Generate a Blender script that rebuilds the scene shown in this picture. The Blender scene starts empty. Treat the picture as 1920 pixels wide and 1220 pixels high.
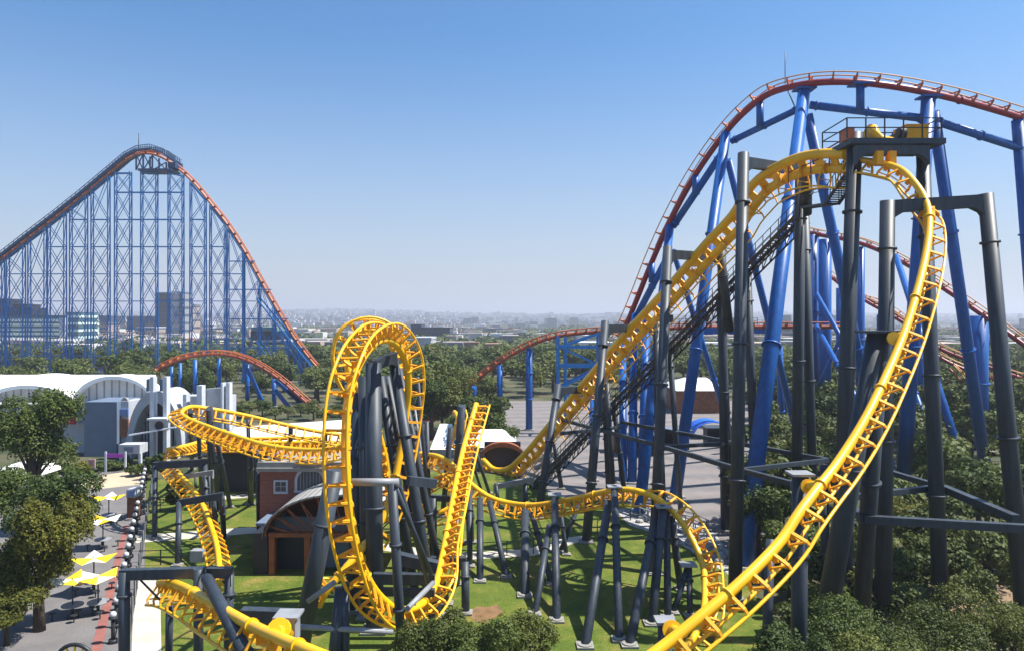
import bpy, math, random
from mathutils import Vector, Matrix, noise
R = math.radians
random.seed(7)
C = bpy.context.scene.collection
sc = bpy.context.scene
V = Vector

# ------------------------------------------------------------------ camera, sky, sun, exposure
H = 18.0; F = 1390.0
cam = bpy.data.cameras.new('camera'); cam.sensor_width = 36; cam.lens = F/1920*36
cam.shift_y = -10/1920; cam.clip_end = 20000; cam.clip_start = 0.1
co = bpy.data.objects.new('camera', cam); C.objects.link(co)
co.location = (0, 0, H); co.rotation_euler = (R(90), 0, 0); sc.camera = co

SUN = V((0.54, 0.02, 0.86)).normalized()
elev = math.asin(SUN.z); az = math.atan2(SUN.x, SUN.y)
w = bpy.data.worlds.new('World'); sc.world = w; w.use_nodes = True
nt = w.node_tree; bg = nt.nodes['Background']
sky = nt.nodes.new('ShaderNodeTexSky'); sky.sky_type = 'NISHITA'; sky.sun_disc = False
sky.sun_elevation = elev; sky.sun_rotation = az
sky.altitude = 0; sky.air_density = 1.0; sky.dust_density = 1.1; sky.ozone_density = 10.0
tint = nt.nodes.new('ShaderNodeMix'); tint.data_type = 'RGBA'; tint.blend_type = 'MULTIPLY'; tint.inputs[0].default_value = 1; tint.inputs[7].default_value = (.68, .98, 1.02, 1)
nt.links.new(sky.outputs[0], tint.inputs[6]); # smog layer: the sky pales towards the horizon
tcw = nt.nodes.new('ShaderNodeTexCoord'); sxyz = nt.nodes.new('ShaderNodeSeparateXYZ'); nt.links.new(tcw.outputs['Generated'], sxyz.inputs[0])
mrw = nt.nodes.new('ShaderNodeMapRange'); mrw.inputs[1].default_value = 0; mrw.inputs[2].default_value = .37; mrw.inputs[3].default_value = 1; mrw.inputs[4].default_value = 0
nt.links.new(sxyz.outputs[2], mrw.inputs[0]); pw = nt.nodes.new('ShaderNodeMath'); pw.operation = 'POWER'; pw.inputs[1].default_value = 1.5; nt.links.new(mrw.outputs[0], pw.inputs[0])
smog = nt.nodes.new('ShaderNodeMix'); smog.data_type = 'RGBA'; nt.links.new(pw.outputs[0], smog.inputs[0]); nt.links.new(tint.outputs[2], smog.inputs[6]); smog.inputs[7].default_value = (3.8, 3.9, 4.2, 1)
nt.links.new(smog.outputs[2], bg.inputs[0]); bg.inputs[1].default_value = 0.09
sun = bpy.data.lights.new('sun', 'SUN'); sun.energy = 5.0; sun.angle = R(0.5); sun.color = (1, 0.95, 0.86)
so = bpy.data.objects.new('sun', sun); C.objects.link(so)
so.rotation_euler = SUN.to_track_quat('Z', 'Y').to_euler(); so.location = (60, -10, 90)
sc.view_settings.view_transform = 'Standard'; sc.view_settings.look = 'None'
sc.view_settings.exposure = 0.92; sc.view_settings.gamma = 1
sc.cycles.max_bounces = 6; sc.cycles.transparent_max_bounces = 6

# ------------------------------------------------------------------ placing: photo direction + distance -> world point
def P(px, py, Y): return V(((px-960)/F*Y, Y, H-(py-600)/F*Y))
def GY(py): return H*F/(py-600)
def G(px, py): Y = GY(py); return V(((px-960)/F*Y, Y, 0))
def X(px, Y): return (px-960)/F*Y
def Z(py, Y): return H-(py-600)/F*Y

# ------------------------------------------------------------------ materials
MATS = {}
def mat(name, col, rough=.6, metal=0, var=.12, scale=1.5, bump=0, bscale=20, col2=None, spec=.5, coat=0, streak=False):
    m = bpy.data.materials.new(name); m.use_nodes = True; t = m.node_tree; L = t.links
    b = t.nodes['Principled BSDF']; b.inputs['Roughness'].default_value = rough; b.inputs['Metallic'].default_value = metal
    b.inputs['Specular IOR Level'].default_value = spec; b.inputs['Coat Weight'].default_value = coat
    tc = t.nodes.new('ShaderNodeTexCoord')
    n = t.nodes.new('ShaderNodeTexNoise'); n.inputs['Scale'].default_value = scale; n.inputs['Detail'].default_value = 6
    L.new(tc.outputs['Object'], n.inputs['Vector'])
    if streak:
        mp = t.nodes.new('ShaderNodeMapping'); mp.inputs['Scale'].default_value = (3.5, 3.5, .35); L.new(tc.outputs['Object'], mp.inputs[0]); L.new(mp.outputs[0], n.inputs['Vector'])
        n.inputs['Roughness'].default_value = .7
    r = t.nodes.new('ShaderNodeValToRGB'); L.new(n.outputs[0], r.inputs[0])
    r.color_ramp.elements[0].position = .3; r.color_ramp.elements[1].position = .7
    c2 = col2 or [min(1, c*(1+var)) for c in col]
    c1 = [c*(1-var) for c in col]
    r.color_ramp.elements[0].color = (*c1, 1); r.color_ramp.elements[1].color = (*c2, 1)
    L.new(r.outputs[0], b.inputs['Base Color'])
    if bump:
        n2 = t.nodes.new('ShaderNodeTexNoise'); n2.inputs['Scale'].default_value = bscale; n2.inputs['Detail'].default_value = 4
        L.new(tc.outputs['Object'], n2.inputs['Vector'])
        bp = t.nodes.new('ShaderNodeBump'); bp.inputs['Strength'].default_value = bump; bp.inputs['Distance'].default_value = .1
        L.new(n2.outputs[0], bp.inputs['Height']); L.new(bp.outputs[0], b.inputs['Normal'])
    MATS[name] = m; return m
yellow = mat('yellow_paint', (.90, .47, .003), .4, var=.1, scale=.7, coat=.2)
yellow_tie = mat('yellow_tie_paint', (.80, .36, .003), .65, var=.14, scale=.9)
grey = mat('grey_steel_paint', (.034, .045, .060), .5, var=.38, scale=.9, spec=.4, streak=True)
grey_l = mat('grey_galvanised', (.24, .25, .27), .5, var=.15)
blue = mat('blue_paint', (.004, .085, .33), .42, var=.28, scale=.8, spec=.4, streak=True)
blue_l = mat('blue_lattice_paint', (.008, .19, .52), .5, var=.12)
red = mat('red_paint', (.24, .008, .014), .4, var=.15)
orange = mat('orange_rail_paint', (.48, .12, .03), .5, var=.2, scale=3)
cream = mat('rail_cream', (.62, .30, .085), .5)
redor = mat('worn_red_orange', (.26, .05, .022), .5, var=.3, scale=1)
dark = mat('dark_steel', (.018, .02, .024), .5, var=.3, scale=4)
white = mat('white_roof', (.86, .86, .84), .5, var=.03, scale=.2)
offw = mat('white_wall', (.40, .415, .45), .7, var=.1, scale=.8)
hgrey = mat('bluegrey_panel', (.13, .17, .24), .6, var=.08, scale=.6)
pylon = mat('pale_grey_pylon', (.48, .51, .56), .6, var=.08)
glass = mat('dark_glass', (.02, .035, .055), .12, var=.3, scale=.4, spec=.8)
navy = mat('navy_cladding_and_shade', (.012, .016, .028), .6, var=.25, scale=.6)  # real navy cladding, and painted shade on the porch side and in openings
rust = mat('rust_frame', (.27, .075, .022), .6, var=.25, scale=2)
conc = mat('concrete', (.25, .24, .22), .85, var=.12, scale=1.2, bump=.3)
asphalt = mat('grey_pavement', (.145, .135, .135), .9, var=.18, scale=.5, bump=.3, bscale=6)
tan = mat('tan_pavement', (.44, .35, .24), .9, var=.1, scale=.4)
rocks = mat('pale_gravel', (.36, .35, .34), .9, var=.6, scale=3, bump=1, bscale=5)
redline = mat('red_brick_kerb', (.24, .09, .075), .9)
pathm = mat('path_concrete', (.46, .43, .37), .9, var=.12, scale=.8)
umy = mat('yellow_fabric', (.8, .55, .01), .7); umw = mat('white_fabric', (.75, .73, .68), .7)
trunkm = mat('bark', (.07, .05, .035), .9, var=.4, scale=6, bump=.8)
redp = mat('red_panel', (.45, .03, .04), .6); bluep = mat('pale_blue_panel', (.16, .24, .45), .6)
brownp = mat('brown_panel', (.22, .08, .035), .7, var=.3, scale=2)
purple = mat('purple_fabric', (.35, .05, .4), .7)
tent = mat('blue_tent_fabric', (.01, .12, .6), .6)
globe = mat('white_globe', (.5, .52, .55), .3)

def brick_mat(name, c1, c2, mortar, sx, bw, bh, ms=.02, rough=.85):
    m = bpy.data.materials.new(name); m.use_nodes = True; t = m.node_tree; L = t.links
    b = t.nodes['Principled BSDF']; b.inputs['Roughness'].default_value = rough
    tc = t.nodes.new('ShaderNodeTexCoord'); mp = t.nodes.new('ShaderNodeMapping'); mp.inputs['Rotation'].default_value = (R(90), 0, 0)
    L.new(tc.outputs['Object'], mp.inputs[0])
    k = t.nodes.new('ShaderNodeTexBrick'); L.new(mp.outputs[0], k.inputs['Vector'])
    k.inputs['Color1'].default_value = (*c1, 1); k.inputs['Color2'].default_value = (*c2, 1); k.inputs['Mortar'].default_value = (*mortar, 1)
    k.inputs['Scale'].default_value = sx; k.inputs['Brick Width'].default_value = bw; k.inputs['Row Height'].default_value = bh
    k.inputs['Mortar Size'].default_value = ms
    n = t.nodes.new('ShaderNodeTexNoise'); n.inputs['Scale'].default_value = .7; L.new(tc.outputs['Object'], n.inputs[0])
    mx = t.nodes.new('ShaderNodeMix'); mx.data_type = 'RGBA'; mx.blend_type = 'MULTIPLY'; mx.inputs[0].default_value = .5
    L.new(k.outputs[0], mx.inputs[6]); L.new(n.outputs[0], mx.inputs[7]); L.new(mx.outputs[2], b.inputs['Base Color'])
    MATS[name] = m; return m
brick = brick_mat('red_brick', (.36, .105, .07), (.27, .075, .05), (.3, .2, .16), 1, .45, .15, .012)
ribbed = brick_mat('ribbed_white_cladding', (.8, .8, .78), (.74, .74, .73), (.36, .37, .40), 1, 1.1, 40, .14)
win_grey = brick_mat('window_grid_grey', (.05, .08, .12), (.09, .12, .16), (.34, .35, .37), 1, 3.2, 3.4, .55, .5)
win_dark = brick_mat('window_grid_dark', (.02, .03, .06), (.03, .045, .08), (.06, .075, .12), 1, 3, 3.4, .4, .5)
win_tan = brick_mat('window_grid_tan', (.07, .07, .08), (.12, .1, .1), (.42, .36, .32), 1, 3, 3.2, .9, .6)
corr = brick_mat('corrugated_metal', (.50, .49, .46), (.46, .45, .43), (.22, .22, .22), 1, .5, 60, .06, .5)

def ground_mat():
    m = bpy.data.materials.new('park_soil_and_far_fields'); m.use_nodes = True; t = m.node_tree; L = t.links
    b = t.nodes['Principled BSDF']; b.inputs['Roughness'].default_value = .95
    tc = t.nodes.new('ShaderNodeTexCoord')
    n = t.nodes.new('ShaderNodeTexNoise'); n.inputs['Scale'].default_value = .12; n.inputs['Detail'].default_value = 10; L.new(tc.outputs['Object'], n.inputs[0])
    r = t.nodes.new('ShaderNodeValToRGB'); L.new(n.outputs[0], r.inputs[0]); e = r.color_ramp.elements
    e[0].position = .38; e[0].color = (.03, .045, .012, 1); e[1].position = .62; e[1].color = (.10, .085, .045, 1)
    n3 = t.nodes.new('ShaderNodeTexNoise'); n3.inputs['Scale'].default_value = 2.5; n3.inputs['Detail'].default_value = 8; n3.inputs['Roughness'].default_value = .8; L.new(tc.outputs['Object'], n3.inputs[0])
    m3 = t.nodes.new('ShaderNodeMix'); m3.data_type = 'RGBA'; m3.blend_type = 'OVERLAY'; m3.inputs[0].default_value = .9; L.new(r.outputs[0], m3.inputs[6]); L.new(n3.outputs[0], m3.inputs[7])
    n2 = t.nodes.new('ShaderNodeTexNoise'); n2.inputs['Scale'].default_value = .02; n2.inputs['Detail'].default_value = 12; n2.inputs['Roughness'].default_value = .8
    L.new(tc.outputs['Object'], n2.inputs[0])
    r2 = t.nodes.new('ShaderNodeValToRGB'); L.new(n2.outputs[0], r2.inputs[0]); e = r2.color_ramp.elements
    e[0].position = .42; e[0].color = (.03, .05, .025, 1); e[1].position = .62; e[1].color = (.22, .2, .17, 1)
    sp = t.nodes.new('ShaderNodeSeparateXYZ'); L.new(tc.outputs['Object'], sp.inputs[0])
    mr = t.nodes.new('ShaderNodeMapRange'); mr.inputs[1].default_value = 500; mr.inputs[2].default_value = 1200; L.new(sp.outputs[1], mr.inputs[0])
    mx = t.nodes.new('ShaderNodeMix'); mx.data_type = 'RGBA'; L.new(mr.outputs[0], mx.inputs[0]); L.new(m3.outputs[2], mx.inputs[6]); L.new(r2.outputs[0], mx.inputs[7])
    L.new(mx.outputs[2], b.inputs['Base Color']); return m
def grass_mat():
    m = bpy.data.materials.new('mown_grass'); m.use_nodes = True; t = m.node_tree; L = t.links
    b = t.nodes['Principled BSDF']; b.inputs['Roughness'].default_value = .9; b.inputs['Specular IOR Level'].default_value = .2
    tc = t.nodes.new('ShaderNodeTexCoord')
    n = t.nodes.new('ShaderNodeTexNoise'); n.inputs['Scale'].default_value = .3; n.inputs['Detail'].default_value = 10; n.inputs['Roughness'].default_value = .75; L.new(tc.outputs['Object'], n.inputs[0])
    r = t.nodes.new('ShaderNodeValToRGB'); L.new(n.outputs[0], r.inputs[0]); e = r.color_ramp.elements
    e[0].position = .36; e[0].color = (.05, .09, .011, 1); e[1].position = .66; e[1].color = (.22, .17, .05, 1)
    a = e.new(.52); a.color = (.105, .135, .018, 1)
    n2 = t.nodes.new('ShaderNodeTexNoise'); n2.inputs['Scale'].default_value = 9; n2.inputs['Detail'].default_value = 5; L.new(tc.outputs['Object'], n2.inputs[0])
    mx = t.nodes.new('ShaderNodeMix'); mx.data_type = 'RGBA'; mx.blend_type = 'OVERLAY'; mx.inputs[0].default_value = .55
    L.new(r.outputs[0], mx.inputs[6]); L.new(n2.outputs[0], mx.inputs[7]); L.new(mx.outputs[2], b.inputs['Base Color'])
    bp = t.nodes.new('ShaderNodeBump'); bp.inputs['Strength'].default_value = .8; bp.inputs['Distance'].default_value = .08; L.new(n2.outputs[0], bp.inputs['Height']); L.new(bp.outputs[0], b.inputs['Normal'])
    return m
def leaf_mat(name, ca, cb, trans=.25):
    m = bpy.data.materials.new(name); m.use_nodes = True; t = m.node_tree; L = t.links
    b = t.nodes['Principled BSDF']; b.inputs['Roughness'].default_value = .6; b.inputs['Specular IOR Level'].default_value = .25
    g = t.nodes.new('ShaderNodeNewGeometry'); oi = t.nodes.new('ShaderNodeObjectInfo')
    ad = t.nodes.new('ShaderNodeMath'); ad.operation = 'MULTIPLY_ADD'; ad.inputs[1].default_value = .55
    m2 = t.nodes.new('ShaderNodeMath'); m2.operation = 'MULTIPLY'; m2.inputs[1].default_value = .45
    L.new(oi.outputs['Random'], m2.inputs[0]); L.new(g.outputs['Random Per Island'], ad.inputs[0]); L.new(m2.outputs[0], ad.inputs[2])
    mx = t.nodes.new('ShaderNodeMix'); mx.data_type = 'RGBA'; L.new(ad.outputs[0], mx.inputs[0]); mx.inputs[6].default_value = (*ca, 1); mx.inputs[7].default_value = (*cb, 1)
    L.new(mx.outputs[2], b.inputs['Base Color'])
    tr = t.nodes.new('ShaderNodeBsdfTranslucent'); L.new(mx.outputs[2], tr.inputs[0])
    ms = t.nodes.new('ShaderNodeMixShader'); ms.inputs[0].default_value = trans
    L.new(b.outputs[0], ms.inputs[1]); L.new(tr.outputs[0], ms.inputs[2]); L.new(ms.outputs[0], t.nodes['Material Output'].inputs[0])
    return m
leafA = leaf_mat('leaves_dark_green', (.022, .05, .010), (.12, .15, .03))
leafB = leaf_mat('leaves_olive', (.026, .05, .010), (.16, .175, .035))
leafC = leaf_mat('leaves_yellow_green', (.022, .045, .008), (.20, .18, .02))
leafD = leaf_mat('leaves_forest', (.03, .058, .015), (.155, .175, .045))
island_city = None
def island_mat(name, cols):
    m = bpy.data.materials.new(name); m.use_nodes = True; t = m.node_tree; L = t.links
    b = t.nodes['Principled BSDF']; b.inputs['Roughness'].default_value = .8
    g = t.nodes.new('ShaderNodeNewGeometry'); r = t.nodes.new('ShaderNodeValToRGB'); r.color_ramp.interpolation = 'CONSTANT'
    L.new(g.outputs['Random Per Island'], r.inputs[0])
    e = r.color_ramp.elements; n = len(cols)
    for i, c in enumerate(cols):
        el = e[i] if i < 2 else e.new(i/n)
        el.position = i/n; el.color = (*c, 1)
    L.new(r.outputs[0], b.inputs['Base Color']); return m

# ------------------------------------------------------------------ mesh helpers
class MB:
    def __init__(s): s.v = []; s.f = []; s.mi = []; s.sm = []
    def add(s, vs, fs, mi=0, smooth=False):
        o = len(s.v); s.v += [tuple(q) for q in vs]
        for f in fs: s.f.append(tuple(i+o for i in f)); s.mi.append(mi); s.sm.append(smooth)
    def box(s, c, sx, sy, sz, ax=None, mi=0):
        c = V(c)
        if ax is None: ax = (V((1, 0, 0)), V((0, 1, 0)), V((0, 0, 1)))
        a, b, d = ax[0]*sx/2, ax[1]*sy/2, ax[2]*sz/2
        vs = [c+a*i+b*j+d*k for k in (-1, 1) for j in (-1, 1) for i in (-1, 1)]
        s.add(vs, [(0, 2, 3, 1), (4, 5, 7, 6), (0, 1, 5, 4), (2, 6, 7, 3), (0, 4, 6, 2), (1, 3, 7, 5)], mi)
    def bb(s, x0, x1, y0, y1, z0, z1, mi=0): s.box(((x0+x1)/2, (y0+y1)/2, (z0+z1)/2), x1-x0, y1-y0, z1-z0, mi=mi)
    def bar(s, p, q, wd, ht=None, up=V((0, 0, 1)), mi=0):
        p, q = V(p), V(q); t = q-p; l = t.length
        if l < 1e-6: return
        t.normalize(); ht = ht or wd
        a = t.cross(up)
        if a.length < 1e-3: a = t.cross(V((0, 1, 0)))
        a.normalize(); b = a.cross(t)
        s.box((p+q)/2, wd, l, ht, (a, t, b), mi)
    def tube(s, pts, r, n=10, mi=0, cap=True, r1=None):
        pts = [V(p) for p in pts]; k = len(pts); rings = []
        t0 = (pts[1]-pts[0]).normalized(); a = t0.cross(V((0, 0, 1)))
        if a.length < .05: a = t0.cross(V((0, 1, 0)))
        a.normalize(); vs = []
        for i, p in enumerate(pts):
            t = (pts[min(i+1, k-1)]-pts[max(i-1, 0)]).normalized()
            a = (a-t*a.dot(t)).normalized(); b = t.cross(a)
            rr = r if r1 is None else r+(r1-r)*i/(k-1)
            for j in range(n):
                an = 2*math.pi*j/n; vs.append(p+a*math.cos(an)*rr+b*math.sin(an)*rr)
        fs = [(i*n+j, i*n+(j+1) % n, (i+1)*n+(j+1) % n, (i+1)*n+j) for i in range(k-1) for j in range(n)]
        s.add(vs, fs, mi, True)
        if cap:
            o = len(s.v)-k*n
            s.f.append(tuple(o+j for j in reversed(range(n)))); s.mi.append(mi); s.sm.append(False)
            s.f.append(tuple(o+(k-1)*n+j for j in range(n))); s.mi.append(mi); s.sm.append(False)
    def ring(s, p, t, r, th, n=14, mi=0):
        t = V(t).normalized(); s.tube([V(p)-t*th/2, V(p)+t*th/2], r, n, mi)
    def poly(s, pts, th, nrm, mi=0):   # extruded polygon
        n = len(pts); nrm = V(nrm).normalized()*th; a = [V(p) for p in pts]; b = [p+nrm for p in a]
        s.add(a+b, [tuple(reversed(range(n))), tuple(range(n, 2*n))]+[(i, (i+1) % n, n+(i+1) % n, n+i) for i in range(n)], mi)
    def mesh(s, name, mats):
        me = bpy.data.meshes.new(name); me.from_pydata(s.v, [], s.f)
        for m in (mats if isinstance(mats, (list, tuple)) else [mats]): me.materials.append(m)
        me.polygons.foreach_set('material_index', s.mi); me.polygons.foreach_set('use_smooth', s.sm); me.update()
        return me
    def build(s, name, mats, parent=None):
        o = bpy.data.objects.new(name, s.mesh(name, mats)); C.objects.link(o)
        if parent is not None:
            o.parent = parent
            if parent.type == 'EMPTY' or parent.matrix_world != Matrix(): o.matrix_parent_inverse = parent_world(parent).inverted()
        return o
def parent_world(p):
    m = Matrix.LocRotScale(p.location, p.rotation_euler, p.scale)
    if p.parent: m = parent_world(p.parent) @ p.matrix_parent_inverse @ m
    return m
def tag(o, label=None, cat=None, group=None, kind=None):
    if label: o['label'] = label
    if cat: o['category'] = cat
    if group: o['group'] = group
    if kind: o['kind'] = kind
    return o
def empty(name, loc, label, cat, group=None, rz=0):
    o = bpy.data.objects.new(name, None); C.objects.link(o); o.location = loc; o.rotation_euler = (0, 0, rz); o.empty_display_size = .5
    return tag(o, label, cat, group)
def copy_tree(o, loc, rz=None, scale=None, label=None):
    r = o.copy(); C.objects.link(r); r.location = loc
    if rz is not None: r.rotation_euler = (0, 0, rz)
    if scale: r.scale = scale
    if label: r['label'] = label
    for ch in list(o.children):
        c = ch.copy(); C.objects.link(c); c.parent = r; c.matrix_parent_inverse = ch.matrix_parent_inverse.copy()
        for g in ch.children:
            d = g.copy(); C.objects.link(d); d.parent = c
    return r
def catmull(cp, step):
    n = len(cp); out = []; m = len(cp[0])
    for i in range(n-1):
        a, b, c, d = cp[max(i-1, 0)], cp[i], cp[i+1], cp[min(i+2, n-1)]
        L = math.dist(b[:3], c[:3]); k = max(2, int(L/step*2))
        # centripetal-ish parameterisation
        t01 = max(math.dist(a[:3], b[:3]), 1e-4)**.5; t12 = max(L, 1e-4)**.5; t23 = max(math.dist(c[:3], d[:3]), 1e-4)**.5
        for j in range(k+(i == n-2)):
            t = j/k; q = []
            for e in range(m):
                m1 = (c[e]-b[e]) if i == 0 else (c[e]-b[e]+t12*((b[e]-a[e])/t01-(c[e]-a[e])/(t01+t12)))
                m2 = (c[e]-b[e]) if i == n-2 else (c[e]-b[e]+t12*((d[e]-c[e])/t23-(d[e]-b[e])/(t12+t23)))
                q.append((2*t**3-3*t*t+1)*b[e]+(t**3-2*t*t+t)*m1+(-2*t**3+3*t*t)*c[e]+(t**3-t*t)*m2)
            out.append(q)
    return out
def resample(pts, step):
    out = [pts[0]]; acc = 0; prev = pts[0]
    for q in pts[1:]:
        d = math.dist(prev[:3], q[:3])
        while d > 0 and acc+d >= step:
            f = (step-acc)/d; prev = [prev[e]+(q[e]-prev[e])*f for e in range(len(q))]; out.append(prev); d = math.dist(prev[:3], q[:3]); acc = 0
        acc += d; prev = q
    return out
def frames(ctrl, step):
    cp = []
    for c in ctrl:
        p = P(*c[:3]); d = V(c[3:6]).normalized(); cp.append([*p, *d])
    pts = resample(catmull(cp, step), step); fr = []
    for i, q in enumerate(pts):
        a = V(pts[max(i-1, 0)][:3]); b = V(pts[min(i+1, len(pts)-1)][:3]); t = (b-a).normalized()
        d = V(q[3:6]); d = d-t*d.dot(t)
        if d.length < .05: d = V((0, 0, -1))-t*(-t.z)
        d.normalize(); fr.append((V(q[:3]), t, d, t.cross(d).normalized()))
    return fr

def track(root, name, label, ctrl, r=.34, h=1.0, g=.62, rr=.11, step=.55, every=2, ties='single', flange=14, ms=None, mr=None, mt=None, n=12, tw=.16, double=False):
    """one section of track: spine, two rails and its ties; d points from spine to rails"""
    ms = ms or yellow; mr = mr or yellow; mt = mt or yellow_tie
    fr = frames(ctrl, step)
    b = MB()
    if double:
        for sg in (-1, 1): b.tube([p+(d*.87+s*.5)*(.53*sg) for p, t, d, s in fr], .33, n)
        for i in range(0, len(fr), 2):
            p, t, d, s = fr[i]; q = (d*.87+s*.5).normalized(); b.box(p, .12, .62, .9, (t.cross(q), t, q))
    else:
        b.tube([f[0] for f in fr], r, n)
        for i in range(5, len(fr), flange): b.ring(fr[i][0], fr[i][1], r*1.3, .09)
    sp = b.build('track_spine', ms, root)
    if label: sp['label'] = label
    for sg in (-1, 1):
        b = MB(); b.tube([p+d*h+s*g*sg for p, t, d, s in fr], rr, 8); b.build('rail', mr, sp)
    def tie(b, f):
        p, t, d, s = f
        up_ = t
        for sg in (-1, 1):
            e = p+d*h+s*g*sg; k_ = (p+d*(h*.72)+s*g*1.05*sg)
            b.bar(p+s*r*.6*sg, k_, tw, tw*1.5, up=t); b.bar(k_, e, tw, tw*1.2, up=t)
        b.box(p+d*(h*.72), g*2.1, tw, tw*.8, (s, t, d))
        b.poly([p-s*r*.9+d*r*.4-t*tw*.2, p+s*r*.9+d*r*.4-t*tw*.2, p+d*h*.5+s*g*.3-t*tw*.2, p+d*h*.5-s*g*.3-t*tw*.2], tw*.4, t)
    if ties == 'single':
        for i in range(1, len(fr), every): b = MB(); tie(b, fr[i]); b.build('cross_tie', mt, sp)
    else:
        b = MB()
        for i in range(1, len(fr), every): tie(b, fr[i])
        o = b.build('cross_ties', mt, sp); o['kind'] = 'stuff'
    return sp, fr

def column(root, p, q, r, m=None, fl=(.35,), foot=True, label=None, r1=None, n=16, name='support_column'):
    """p top, q base"""
    m = m or grey; p, q = V(p), V(q); b = MB(); b.tube([p, q], r, n, r1=r1 if r1 else None)
    t = (q-p).normalized(); rb = r1 or r
    for f in fl: b.ring(p.lerp(q, f), t, (r+(rb-r)*f)*1.22+.03, .14, n)
    o = b.build(name, m, root)
    if label: o['label'] = label
    if foot:
        f = MB(); e = rb*1.2+.12; f.bb(q.x-e, q.x+e, q.y-e, q.y+e, -.3, .14); f.ring((q.x, q.y, .17), (0, 0, 1), rb*1.3+.03, .06)
        f.build('footing', conc, o)
    return o
def beam(root, p, q, wd, m=None, ht=None, name='brace', label=None, rnd=False):
    b = MB()
    if rnd: b.tube([p, q], wd/2, 12)
    else: b.bar(p, q, wd, ht)
    o = b.build(name, m or grey, root)
    if label: o['label'] = label
    return o
def gcol(root, tpx, tpy, Yt, bpx, Yb, r, m=None, **k):
    f = .62 if m is None or m is grey_l else .84
    r *= f
    if k.get('r1'): k['r1'] = r*1.12
    return column(root, P(tpx, tpy, Yt), (X(bpx, Yb), Yb, 0), r, m, **k)
def cross_beam(root, a, b_, wd, ht, m=None, name='cross_beam'):
    """box beam between two column heads with haunches at its ends"""
    m = m or grey; a, b_ = V(a), V(b_); t = (b_-a).normalized(); u = V((0, 0, 1)); nrm = t.cross(u).normalized(); L = (b_-a).length
    hh = min(1.1*ht, L*.25); o = MB()
    prof = [(0, ht*.5), (L, ht*.5), (L, -ht*.5-hh), (L-hh*.45, -ht*.5-hh*.35), (L-hh*1.1, -ht*.5), (hh*1.1, -ht*.5), (hh*.45, -ht*.5-hh*.35), (0, -ht*.5-hh)]
    o.poly([a+t*x+u*z-nrm*wd/2 for x, z in prof], wd, nrm)
    return o.build(name, m, root)

# ------------------------------------------------------------------ ground, pavements, water-free setting
def sheet(name, pts, z, m, th=None):
    b = MB(); b.add([(p[0], p[1], z) for p in pts], [tuple(range(len(pts)))])
    me = b.build(name, m); a = me.data.polygons[0]
    if a.normal.z < 0: me.data.flip_normals()
    return tag(me, kind='structure')
gb = MB(); gb.add([(-5600, -60, 0), (5600, -60, 0), (5600, 6900, 0), (-5600, 6900, 0)], [(0, 1, 2, 3)]); tag(gb.build('ground', ground_mat()), kind='structure')
grassm = grass_mat()
def gp(*a): return [G(px, py) for px, py in a]
sheet('lawn', gp((262, 1500), (275, 900), (480, 885), (700, 880), (960, 890), (1040, 930), (1190, 945), (1330, 1010), (1420, 1120), (1560, 1500)), .02, grassm)
sheet('plaza_pavement', gp((-120, 1500), (-40, 905), (90, 890), (275, 880), (262, 1500)), .02, asphalt)
sheet('tan_forecourt', gp((130, 914), (175, 893), (262, 880), (272, 883), (262, 908), (190, 916)), .03, tan)
sheet('service_path', gp((236, 1500), (252, 1088), (300, 1088), (308, 1500)), .036, pathm)
sheet('plaza_kerb_strip', gp((160, 1260), (232, 985), (242, 985), (182, 1260)), .036, redline)
def carpark_mat():
    m = asphalt.copy(); m.name = 'banded_car_park'; t = m.node_tree; L = t.links; b = t.nodes['Principled BSDF']; src = b.inputs['Base Color'].links[0].from_socket
    tc = t.nodes.new('ShaderNodeTexCoord'); wv = t.nodes.new('ShaderNodeTexWave'); wv.bands_direction = 'Y'; wv.inputs['Scale'].default_value = .055; wv.inputs['Distortion'].default_value = 1.2; wv.inputs['Detail'].default_value = 4; wv.inputs['Detail Scale'].default_value = 2
    L.new(tc.outputs['Object'], wv.inputs[0]); mx = t.nodes.new('ShaderNodeMix'); mx.data_type = 'RGBA'; mp = t.nodes.new('ShaderNodeMath'); mp.operation = 'MULTIPLY'; mp.inputs[1].default_value = .22
    L.new(wv.outputs[0], mp.inputs[0]); L.new(mp.outputs[0], mx.inputs[0]); L.new(src, mx.inputs[6]); mx.inputs[7].default_value = (.36, .28, .25, 1); L.new(mx.outputs[2], b.inputs['Base Color']); return m
sheet('car_park_pavement', gp((900, 751), (1430, 751), (1420, 900), (1430, 1100), (1330, 1010), (1210, 950), (1020, 930), (930, 860)), .016, carpark_mat())
sheet('lawn_path', gp((250, 1004), (470, 988), (640, 1010), (860, 1036), (980, 1030), (1060, 1008), (1100, 1003), (1100, 1012), (1000, 1042), (860, 1050), (640, 1022), (470, 1000), (255, 1018)), .036, pathm)
sheet('lawn_path_upper', gp((395, 930), (490, 925), (490, 930), (395, 938)), .036, pathm)
sheet('gravel_bed', gp((1150, 952), (1250, 955), (1340, 1000), (1400, 1075), (1370, 1080), (1260, 1010), (1180, 985)), .04, rocks)
sheet('bare_earth', gp((878, 1146), (896, 1136), (915, 1138), (932, 1133), (944, 1148), (925, 1160), (905, 1170), (884, 1160)), .03, mat('bare_earth', (.17, .095, .04), .95, var=.3))
sheet('bare_earth', gp((1740, 1110), (1850, 1095), (2100, 1105), (2100, 1150), (1800, 1160)), .03, mat('dry_earth', (.22, .15, .09), .95, var=.3))

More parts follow.
